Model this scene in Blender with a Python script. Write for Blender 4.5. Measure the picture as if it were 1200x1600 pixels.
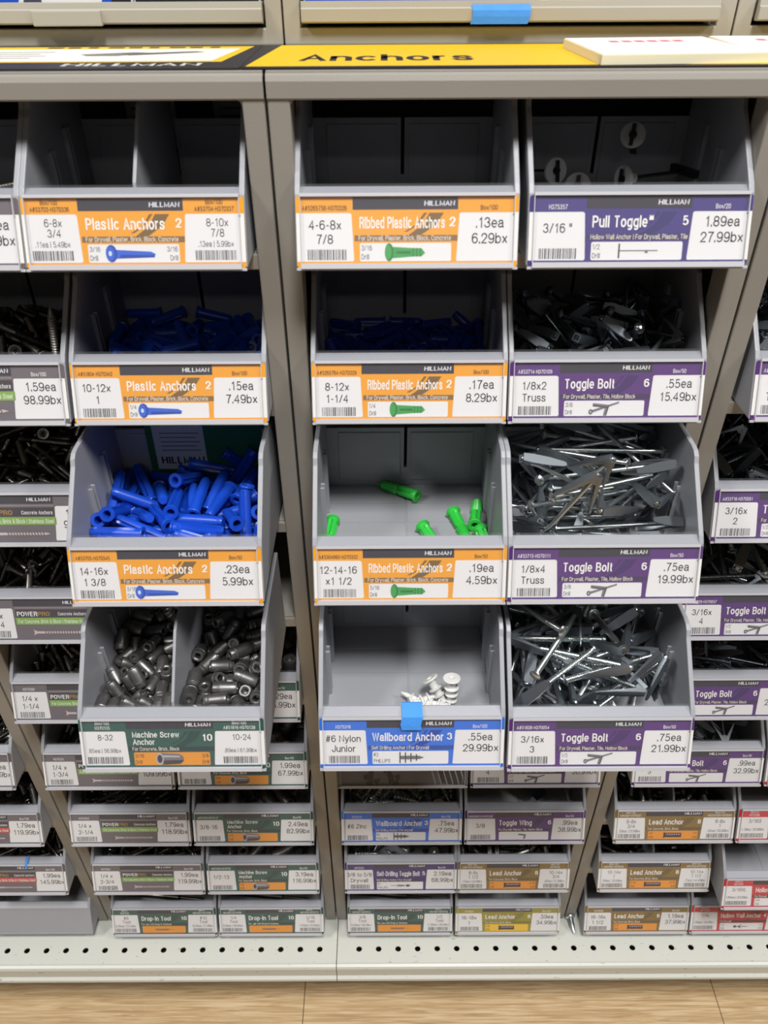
import bpy, bmesh, math, random
from math import sin, cos, tan, pi, radians, sqrt
from mathutils import Vector, Matrix, Quaternion, Euler

for _o in list(bpy.data.objects):
    bpy.data.objects.remove(_o)
SC = bpy.context.scene
COL = SC.collection
random.seed(7)

# ------------------------------------------------------------------ camera, light, exposure
CAMZ = 1.21
PITCH = radians(37.0)
F = 1200.0
cam_data = bpy.data.cameras.new('camera')
cam_data.sensor_fit = 'VERTICAL'
cam_data.sensor_height = 36.0
cam_data.sensor_width = 27.0
cam_data.lens = 27.0
cam_data.clip_start = 0.02
cam_data.dof.use_dof = True
cam_data.dof.focus_distance = 0.70
cam_data.dof.aperture_fstop = 11.0
cam = bpy.data.objects.new('camera', cam_data)
cam.location = (0, 0, CAMZ)
cam.rotation_euler = (pi / 2 - PITCH, 0, 0)
cam.rotation_euler = (Euler((pi / 2 - PITCH, 0, 0)).to_matrix() @ Matrix.Rotation(radians(-0.30), 3, 'Z')).to_euler()
COL.objects.link(cam)
SC.camera = cam
SC.view_settings.view_transform = 'Standard'
SC.view_settings.look = 'None'
SC.view_settings.gamma = 1.0
SC.view_settings.use_curve_mapping = False
SC.view_settings.exposure = 0.12

world = bpy.data.worlds.new('store_world')
SC.world = world
world.use_nodes = True
world.node_tree.nodes['Background'].inputs[0].default_value = (0.95, 0.98, 1.0, 1)
world.node_tree.nodes['Background'].inputs[1].default_value = 0.035


def area_light(name, loc, target, sx, sy, power, color=(1, 0.98, 0.95)):
    ld = bpy.data.lights.new(name, 'AREA')
    ld.shape = 'RECTANGLE'
    ld.size, ld.size_y = sx, sy
    ld.energy = power
    ld.color = color
    lo = bpy.data.objects.new(name, ld)
    lo.location = loc
    lo.rotation_euler = (Vector(target) - Vector(loc)).to_track_quat('-Z', 'Y').to_euler()
    COL.objects.link(lo)
    return lo


area_light('ceiling_light', (0.25, -0.50, 3.1), (0.25, -0.50, 0), 0.45, 0.6, 62)
area_light('ceiling_light', (2.2, -0.55, 3.1), (2.2, -0.55, 0), 0.35, 0.9, 52)
area_light('ceiling_light', (-1.9, -0.55, 3.1), (-1.9, -0.55, 0), 0.35, 0.9, 52)
area_light('ceiling_light', (0.1, -3.6, 3.1), (0.1, -3.6, 0), 1.2, 0.3, 10)

# ------------------------------------------------------------------ materials
MATS = {}


def lin(c):
    c = c / 255.0
    return c / 12.92 if c <= 0.04045 else ((c + 0.055) / 1.055) ** 2.4


def mat(name, rgb, rough=0.5, metal=0.0, noise=None, bump=None, spec=0.5):
    if name in MATS:
        return MATS[name]
    m = bpy.data.materials.new(name)
    m.use_nodes = True
    nt = m.node_tree
    p = nt.nodes['Principled BSDF']
    col = (lin(rgb[0]), lin(rgb[1]), lin(rgb[2]), 1)
    p.inputs['Base Color'].default_value = col
    p.inputs['Roughness'].default_value = rough
    p.inputs['Metallic'].default_value = metal
    p.inputs['Specular IOR Level'].default_value = spec
    if noise:
        sc, amt = noise
        tc = nt.nodes.new('ShaderNodeTexCoord')
        n = nt.nodes.new('ShaderNodeTexNoise')
        n.inputs['Scale'].default_value = sc
        n.inputs['Detail'].default_value = 4
        nt.links.new(tc.outputs['Object'], n.inputs['Vector'])
        mx = nt.nodes.new('ShaderNodeMixRGB')
        mx.inputs[1].default_value = tuple(c * (1 - amt) for c in col[:3]) + (1,)
        mx.inputs[2].default_value = tuple(min(1, c * (1 + amt)) for c in col[:3]) + (1,)
        nt.links.new(n.outputs['Fac'], mx.inputs[0])
        nt.links.new(mx.outputs[0], p.inputs['Base Color'])
    if bump:
        sc, st = bump
        tc = nt.nodes.new('ShaderNodeTexCoord')
        n = nt.nodes.new('ShaderNodeTexNoise')
        n.inputs['Scale'].default_value = sc
        nt.links.new(tc.outputs['Object'], n.inputs['Vector'])
        b = nt.nodes.new('ShaderNodeBump')
        b.inputs['Strength'].default_value = st
        b.inputs['Distance'].default_value = 0.0004
        nt.links.new(n.outputs['Fac'], b.inputs['Height'])
        nt.links.new(b.outputs['Normal'], p.inputs['Normal'])
    MATS[name] = m
    return m


def clear_mat(name, haze, tint):
    m = bpy.data.materials.new(name)
    m.use_nodes = True
    nt = m.node_tree
    nt.nodes.clear()
    out = nt.nodes.new('ShaderNodeOutputMaterial')
    tr = nt.nodes.new('ShaderNodeBsdfTransparent')
    tr.inputs[0].default_value = tint
    gl = nt.nodes.new('ShaderNodeBsdfGlossy')
    gl.inputs['Roughness'].default_value = 0.16
    df = nt.nodes.new('ShaderNodeBsdfDiffuse')
    df.inputs[0].default_value = (0.85, 0.87, 0.9, 1)
    lw = nt.nodes.new('ShaderNodeLayerWeight')
    lw.inputs[0].default_value = 0.25
    pw = nt.nodes.new('ShaderNodeMath')
    pw.operation = 'MULTIPLY_ADD'
    pw.inputs[1].default_value = 0.13
    pw.inputs[2].default_value = 0.006
    nt.links.new(lw.outputs['Facing'], pw.inputs[0])
    fr = pw
    m1 = nt.nodes.new('ShaderNodeMixShader')
    m1.inputs[0].default_value = haze
    m2 = nt.nodes.new('ShaderNodeMixShader')
    nt.links.new(tr.outputs[0], m1.inputs[1])
    nt.links.new(df.outputs[0], m1.inputs[2])
    nt.links.new(fr.outputs[0], m2.inputs[0])
    nt.links.new(m1.outputs[0], m2.inputs[1])
    nt.links.new(gl.outputs[0], m2.inputs[2])
    nt.links.new(m2.outputs[0], out.inputs[0])
    MATS[name] = m
    return m


M_BIN = mat('grey_bin_plastic', (150, 152, 158), 0.42, noise=(25, 0.05), bump=(400, 0.15))
M_RACK = mat('taupe_painted_steel', (142, 138, 131), 0.5, noise=(12, 0.05), bump=(900, 0.2))
M_RACKUP = mat('warm_grey_painted_steel', (166, 162, 150), 0.5, noise=(10, 0.05))
M_BACK = mat('dark_rack_back', (70, 68, 66), 0.7)
M_CLEAR = clear_mat('clear_label_plastic', 0.025, (0.97, 0.97, 0.98, 1))
M_CHAN_GLINT = mat('pale_holder_rail_and_glint', (186, 186, 192), 0.3)
M_BLUE = mat('blue_anchor_plastic', (22, 72, 190), 0.32)
M_DBLUE = mat('navy_anchor_plastic', (28, 58, 160), 0.35)
M_GREEN = mat('green_anchor_plastic', (52, 190, 70), 0.35)
M_WHITE = mat('white_nylon', (212, 212, 210), 0.4)
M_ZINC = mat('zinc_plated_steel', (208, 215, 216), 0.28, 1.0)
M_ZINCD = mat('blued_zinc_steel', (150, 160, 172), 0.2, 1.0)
M_WINGS = mat('pressed_zinc_sheet', (140, 147, 154), 0.46, 1.0)
M_LEAD = mat('dull_zinc_alloy', (128, 127, 126), 0.42, 0.85, noise=(180, 0.25))
M_STEEL = mat('grey_screw_steel', (132, 129, 124), 0.33, 1.0)
M_TAPE = mat('blue_masking_tape', (62, 140, 225), 0.7, noise=(90, 0.12), bump=(350, 0.5))
M_BLACKP = mat('black_plastic', (26, 26, 30), 0.4)


# ------------------------------------------------------------------ object helpers
def link(o, parent=None):
    COL.objects.link(o)
    if parent is not None:
        o.parent = parent
    return o


def tag(o, label=None, cat=None, group=None, kind=None):
    if label:
        o['label'] = label
    if cat:
        o['category'] = cat
    if group:
        o['group'] = group
    if kind:
        o['kind'] = kind
    return o


def empty(name, loc, label=None, cat=None, group=None, rz=0):
    o = bpy.data.objects.new(name, None)
    o.empty_display_size = 0.02
    o.location = loc
    o.rotation_euler = (0, 0, rz)
    link(o)
    return tag(o, label, cat, group)


def obj(name, me, parent=None, loc=(0, 0, 0)):
    o = bpy.data.objects.new(name, me)
    o.location = loc
    return link(o, parent)


class MB:
    """collects shapes into one mesh"""

    def __init__(s):
        s.v, s.f, s.m, s.sm = [], [], [], []
        s.mats = []

    def mi(s, m):
        if m not in s.mats:
            s.mats.append(m)
        return s.mats.index(m)

    def add(s, vs, fs, m, smooth=False):
        b = len(s.v)
        k = s.mi(m)
        s.v += [tuple(v) for v in vs]
        for f in fs:
            s.f.append([b + i for i in f])
            s.m.append(k)
            s.sm.append(smooth)

    def box(s, x0, x1, y0, y1, z0, z1, m):
        vs = [(x, y, z) for x in (x0, x1) for y in (y0, y1) for z in (z0, z1)]
        s.add(vs, [(0, 1, 3, 2), (4, 6, 7, 5), (0, 4, 5, 1), (2, 3, 7, 6), (0, 2, 6, 4), (1, 5, 7, 3)], m)

    def bbox(s, x0, x1, y0, y1, z0, z1, m, b=0.001):
        """box with chamfered edges"""
        bm = bmesh.new()
        vs = [bm.verts.new((x, y, z)) for x in (x0, x1) for y in (y0, y1) for z in (z0, z1)]
        for f in [(0, 1, 3, 2), (4, 6, 7, 5), (0, 4, 5, 1), (2, 3, 7, 6), (0, 2, 6, 4), (1, 5, 7, 3)]:
            bm.faces.new([vs[i] for i in f])
        bmesh.ops.bevel(bm, geom=bm.edges[:], offset=b, segments=2, affect='EDGES', profile=0.6)
        bm.verts.index_update()
        s.add([v.co[:] for v in bm.verts], [[v.index for v in f.verts] for f in bm.faces], m)
        bm.free()

    def prism(s, pts, a0, a1, axis, m, bev=0.0):
        """polygon pts extruded along axis ('x': pts are (y,z))"""
        def P(a, p):
            return (a, p[0], p[1]) if axis == 'x' else ((p[0], a, p[1]) if axis == 'y' else (p[0], p[1], a))
        bm = bmesh.new()
        A = [bm.verts.new(P(a0, p)) for p in pts]
        B = [bm.verts.new(P(a1, p)) for p in pts]
        n = len(pts)
        bm.faces.new(A)
        bm.faces.new(B[::-1])
        for i in range(n):
            bm.faces.new([A[i], B[i], B[(i + 1) % n], A[(i + 1) % n]])
        bmesh.ops.recalc_face_normals(bm, faces=bm.faces)
        if bev:
            bmesh.ops.bevel(bm, geom=bm.edges[:], offset=bev, segments=2, affect='EDGES', profile=0.6)
        bm.verts.index_update()
        s.add([v.co[:] for v in bm.verts], [[v.index for v in f.verts] for f in bm.faces], m)
        bm.free()

    def lathe(s, prof, m, n=12, rfun=None, M=None, smooth=True, caps=True):
        """prof: (x, r) list, revolved about X"""
        vs = []
        for i, (x, r) in enumerate(prof):
            for k in range(n):
                a = 2 * pi * k / n
                rr = r * (rfun(x, a) if rfun else 1)
                vs.append((x, rr * cos(a), rr * sin(a)))
        fs = []
        for i in range(len(prof) - 1):
            for k in range(n):
                fs.append((i * n + k, i * n + (k + 1) % n, (i + 1) * n + (k + 1) % n, (i + 1) * n + k))
        if M:
            vs = [tuple(M @ Vector(v)) for v in vs]
        s.add(vs, fs, m, smooth)
        if caps:
            s.add(vs[:n], [tuple(range(n))[::-1]], m)
            s.add(vs[-n:], [tuple(range(n))], m)

    def mesh(s, name, sharp=None):
        me = bpy.data.meshes.new(name)
        me.from_pydata(s.v, [], s.f)
        for m in s.mats:
            me.materials.append(m)
        me.polygons.foreach_set('material_index', s.m)
        me.polygons.foreach_set('use_smooth', s.sm)
        me.validate()
        if any(s.sm):
            try:
                me.set_sharp_from_angle(angle=radians(sharp or 38))
            except Exception:
                pass
        me.update()
        return me


# frame of the photograph: depth fwd (world y) and pixel -> world point
def at(px, py, fwd):
    t = (px - 600) / F
    e = PITCH + math.atan((py - 800) / F)
    down = fwd * tan(e)
    Z = fwd * cos(PITCH) + down * sin(PITCH)
    return Vector((t * Z, fwd, CAMZ - down))


# ------------------------------------------------------------------ rack layout numbers
BAY = 0.3048
BX0 = -0.0665                      # seam between the two middle bays
FY = 0.4843                        # where the label tops of the bins stand
Z1 = 0.1257                        # depth below camera of first label top
ROW = 0.1094
PH = 0.0386                        # label panel height
PF = 0.0156                        # how far the panel foot stands out
DECKZ = CAMZ - 1.0555
RAILY = 0.499
TOPZ = CAMZ - 0.0615


def bin_z(row):
    return CAMZ - (Z1 + ROW * (row - 1)) - PH


# ------------------------------------------------------------------ floor, base deck
def floor_material():
    m = bpy.data.materials.new('light_oak_floor')
    m.use_nodes = True
    nt = m.node_tree
    p = nt.nodes['Principled BSDF']
    p.inputs['Roughness'].default_value = 0.42
    tc = nt.nodes.new('ShaderNodeTexCoord')
    mp = nt.nodes.new('ShaderNodeMapping')
    mp.inputs['Scale'].default_value = (7, 210, 1)
    mp.inputs['Rotation'].default_value = (0, 0, radians(4))
    nt.links.new(tc.outputs['Object'], mp.inputs['Vector'])
    n = nt.nodes.new('ShaderNodeTexNoise')
    n.inputs['Scale'].default_value = 1.6
    n.inputs['Detail'].default_value = 6
    n.inputs['Distortion'].default_value = 1.4
    nt.links.new(mp.outputs[0], n.inputs['Vector'])
    r = nt.nodes.new('ShaderNodeValToRGB')
    el = r.color_ramp.elements
    el[0].position = 0.36
    el[0].color = (lin(166), lin(136), lin(98), 1)
    el[1].position = 0.66
    el[1].color = (lin(206), lin(182), lin(146), 1)
    e = el.new(0.5)
    e.color = (lin(188), lin(159), lin(118), 1)
    nt.links.new(n.outputs['Fac'], r.inputs[0])
    nt.links.new(r.outputs[0], p.inputs['Base Color'])
    b = nt.nodes.new('ShaderNodeBump')
    b.inputs['Strength'].default_value = 0.15
    b.inputs['Distance'].default_value = 0.0005
    nt.links.new(n.outputs['Fac'], b.inputs['Height'])
    nt.links.new(b.outputs[0], p.inputs['Normal'])
    return m


M_FLOOR = floor_material()
M_JOINT = mat('floor_joint', (96, 72, 48), 0.8)
fb = MB()
fb.box(-3, 3, -3, 1.5, -0.02, -0.0015, M_JOINT)
# planks run left to right; butt joints stagger row by row
for r in range(-16, 9):
    y0 = 0.30 + r * 0.18
    off = {0: -0.117, 1: -0.34}.get(r, (r * 0.377) % 1.2 - 0.9)
    xs = [-3.0]
    x = off - 0.585 * 6
    while x < 3:
        if x > -2.95:
            xs.append(x)
        x += 0.585
    xs.append(3.0)
    for a, b in zip(xs, xs[1:]):
        fb.box(a + 0.0006, b - 0.0006, y0 + 0.0006, y0 + 0.18 - 0.0006, -0.01, 0.0, M_FLOOR)
fl = obj('floor', fb.mesh('floor'))
tag(fl, kind='structure')


def deck_material():
    m = bpy.data.materials.new('white_deck_paint')
    m.use_nodes = True
    nt = m.node_tree
    p = nt.nodes['Principled BSDF']
    p.inputs['Roughness'].default_value = 0.38
    tc = nt.nodes.new('ShaderNodeTexCoord')
    mp = nt.nodes.new('ShaderNodeMapping')
    mp.inputs['Scale'].default_value = (1, 3.0, 3.0)
    nt.links.new(tc.outputs['Object'], mp.inputs['Vector'])
    n = nt.nodes.new('ShaderNodeTexNoise')
    n.inputs['Scale'].default_value = 95
    n.inputs['Detail'].default_value = 5
    nt.links.new(mp.outputs[0], n.inputs['Vector'])
    r = nt.nodes.new('ShaderNodeValToRGB')
    r.color_ramp.elements[0].position = 0.27
    r.color_ramp.elements[0].color = (lin(150), lin(146), lin(138), 1)
    r.color_ramp.elements[1].position = 0.34
    r.color_ramp.elements[1].color = (lin(197), lin(198), lin(190), 1)
    nt.links.new(n.outputs['Fac'], r.inputs[0])
    nt.links.new(r.outputs[0], p.inputs['Base Color'])
    return m


M_DECK = deck_material()
M_HOLE = mat('hole_shade_dark', (18, 18, 18), 0.9)


def deck(x0, x1, holes, label):
    mb = MB()
    z = DECKZ
    yf = 0.4375
    yh = 0.4560
    hy = 0.009
    # strip with punched holes
    cells = sorted(holes)
    P = 0.0254
    n = 16
    xs_edge = [x0]
    for hx in cells:
        a, b = hx - P / 2, hx + P / 2
        a = max(a, x0)
        b = min(b, x1)
        if a > xs_edge[-1] + 1e-6:
            mb.add([(xs_edge[-1], yh - hy, z), (a, yh - hy, z), (a, yh + hy, z), (xs_edge[-1], yh + hy, z)], [(0, 1, 2, 3)], M_DECK)
        circ, sq, low = [], [], []
        for k in range(n):
            t = 2 * pi * (k + 0.5) / n
            c, s_ = cos(t), sin(t)
            circ.append((hx + 0.0038 * c, yh + 0.0034 * s_, z))
            low.append((hx + 0.0038 * c, yh + 0.0034 * s_, z - 0.0015))
            q = max(abs(c), abs(s_))
            X = hx + (c / q) * P / 2
            X = min(max(X, a), b)
            sq.append((X, yh + (s_ / q) * hy, z))
        # corners snap
        fs = [(k, n + k, n + (k + 1) % n, (k + 1) % n) for k in range(n)]
        mb.add(circ + sq, [f[::-1] for f in fs], M_DECK)
        for sx, sy in ((1, 1), (-1, 1), (-1, -1), (1, -1)):
            cx = b if sx > 0 else a
            ks = [k for k in range(n) if (cos(2 * pi * (k + .5) / n) * sx > 0 and sin(2 * pi * (k + .5) / n) * sy > 0)]
            kk = sorted(ks, key=lambda k: -min(abs(cos(2 * pi * (k + .5) / n)), abs(sin(2 * pi * (k + .5) / n))))[:2]
            mb.add([(cx, yh + sy * hy, z), sq[kk[0]], sq[kk[1]]], [(0, 1, 2)], M_DECK)
        mb.add(circ + low, [(k, (k + 1) % n, n + (k + 1) % n, n + k) for k in range(n)], M_DECK)
        xs_edge.append(b)
    if xs_edge[-1] < x1 - 1e-6:
        mb.add([(xs_edge[-1], yh - hy, z), (x1, yh - hy, z), (x1, yh + hy, z), (xs_edge[-1], yh + hy, z)], [(0, 1, 2, 3)], M_DECK)
    # rear sheet
    mb.box(x0, x1, yh + hy, 0.70, z - 0.0015, z, M_DECK)
    # front: flat, rounded nose, lip, return
    prof = [(yh - hy, z), (yf + 0.002, z), (yf, z + 0.0006), (yf - 0.003, z - 0.0006), (yf - 0.0045, z - 0.004), (yf - 0.0045, z - 0.0215),
            (yf - 0.0080, z - 0.0245), (yf - 0.0085, z - 0.0285), (yf + 0.01, z - 0.0295), (yf + 0.01, z - 0.028), (yf - 0.002, z - 0.0265), (yf - 0.002, z - 0.004), (yh - hy, z - 0.0015)]
    mb.prism(prof, x0, x1, 'x', M_DECK)
    body = mb.mesh('deck_panel')
    root = empty('base_deck', ((x0 + x1) / 2, 0.5, 0), label, 'shelf', 'white base decks')
    o = obj('deck_panel', body, root, (-(x0 + x1) / 2, -0.5, 0))
    k = MB()
    k.box(x0 + 0.001, x1 - 0.001, 0.53, 0.545, 0.0, z - 0.005, M_BACK)  # dark colour stands in for the shadow under the deck
    obj('kick_plate', k.mesh('kick_plate'), root, (-(x0 + x1) / 2, -0.5, 0))
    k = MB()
    k.box(x0 + 0.002, x1 - 0.002, 0.441, 0.475, z - 0.0275, z - 0.0255, M_HOLE)  # near-black strip painted in as the shade seen through the holes
    obj('hole_shade_strip', k.mesh('hole_shade_strip'), root, (-(x0 + x1) / 2, -0.5, 0))
    return root


hp = [at(1115 / 2, 1483, 0.4556).x + i * 0.0254 for i in range(28)]
deck(-0.0635, 0.85, hp, 'white perforated steel base deck right of the seam, holes along its front')
hl = [at(992 / 2, 1483, 0.4556).x - i * 0.0254 for i in range(22)]
deck(-0.85, -0.0645, hl, 'white perforated steel base deck left of the seam, holes along its front')
mb = MB()
mb.box(-0.9, 0.9, 0.69, 0.70, 0, 2.2, M_BACK)
tag(obj('wall_back', mb.mesh('wall_back')), kind='structure')


# ------------------------------------------------------------------ racks
def rack(xa, label, corner=True):
    xb = xa + BAY
    xc = (xa + xb) / 2
    g = 0.0008
    root = empty('bin_rack', (xc, 0.58, DECKZ), label, 'display rack', 'steel bin racks')
    L = (-xc, -0.58, -DECKZ)
    W = 0.0138
    zt = TOPZ
    yb = 0.655

    def part(name, mbx):
        return obj(name, mbx.mesh(name), root, L)
    for s, x0, x1 in ((0, xa + g, xa + W), (1, xb - W, xb - g)):
        p = MB()
        p.bbox(x0, x1, RAILY - 0.006, RAILY + 0.004, DECKZ + 0.0005, zt - 0.002, M_RACK, 0.0012)
        xi = x0 if s == 0 else x1 - 0.0015
        p.box(xi, xi + 0.0015, RAILY + 0.004, yb, DECKZ + 0.0005, zt - 0.0025, M_RACK)
        # folded inner return
        xr = x1 - 0.0015 if s == 0 else x0
        p.box(xr, xr + 0.0015, RAILY + 0.0035, RAILY + 0.016, DECKZ + 0.001, zt - 0.004, M_RACK)
        part('upright', p)
    h = MB()
    zb = zt - 0.0145
    y0, y1 = RAILY - 0.007, RAILY + 0.005
    prof = [(y0, zb + 0.001), (y0 + 0.001, zb), (y1, zb), (y1, zt - 0.0005), (y0 + 0.004, zt - 0.0005), (y0 + 0.0012, zt - 0.0022), (y0, zt - 0.005)]
    h.prism(prof, xa + g, xb - g, 'x', M_RACK)
    for sx, x in ((1, xa + W - 0.001), (-1, xb - W + 0.001)):
        pts = [(x, zb + 0.001)]
        pts += [(x + sx * (0.006 - 0.006 * sin(t)), zb + 0.0005 - (0.006 - 0.006 * cos(t))) for t in [i * pi / 10 for i in range(6)]]
        pts.append((x, zb - 0.006))
        h.prism(pts, y0 + 0.0015, y1, 'y', M_RACK)
    part('header_rail', h)
    t = MB()
    t.bbox(xa + g, xb - g, y0 + 0.003, yb, zt - 0.002, zt, M_RACK, 0.0006)
    part('top_panel', t)
    b = MB()
    b.box(xa + g, xb - g, yb, yb + 0.002, DECKZ + 0.001, zt - 0.002, M_BACK)
    part('back_panel', b)
    for r in range(1, 9):
        z = bin_z(r)
        s_ = MB()
        s_.box(xa + 0.0030, xb - 0.0030, RAILY - 0.001, yb, z - 0.0022, z - 0.0007, M_RACK)
        s_.bbox(xa + W - 0.002, xb - W + 0.002, RAILY - 0.004, RAILY + 0.0, z - 0.0105, z - 0.0007, M_RACK, 0.0006)
        part('shelf', s_)
    return root


rack(BX0 - 2 * BAY, 'grey steel bin rack at the left edge, mostly out of frame')
rack(BX0 - BAY, 'grey steel bin rack left of centre, holding bright blue anchors and screws')
rack(BX0, 'grey steel bin rack in the middle under the yellow sign, holding green anchors')
rack(BX0 + BAY, 'grey steel bin rack at the right edge, holding toggle bolts and lead anchors')

# ------------------------------------------------------------------ text
_txt = {}


def arc(cx, cy, rx, ry, a0, a1):
    n = max(3, int(abs(a1 - a0) / 24))
    return [(cx + rx * cos(radians(a0 + (a1 - a0) * i / n)), cy + ry * sin(radians(a0 + (a1 - a0) * i / n))) for i in range(n + 1)]


def oval(cx, cy, rx, ry):
    return arc(cx, cy, rx, ry, 90, 450)


def stadium(cx, y0, y1, r):
    return arc(cx, y1 - r, r, r, 0, 180) + arc(cx, y0 + r, r, r, 180, 360) + [(cx + r, y1 - r)]


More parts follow.
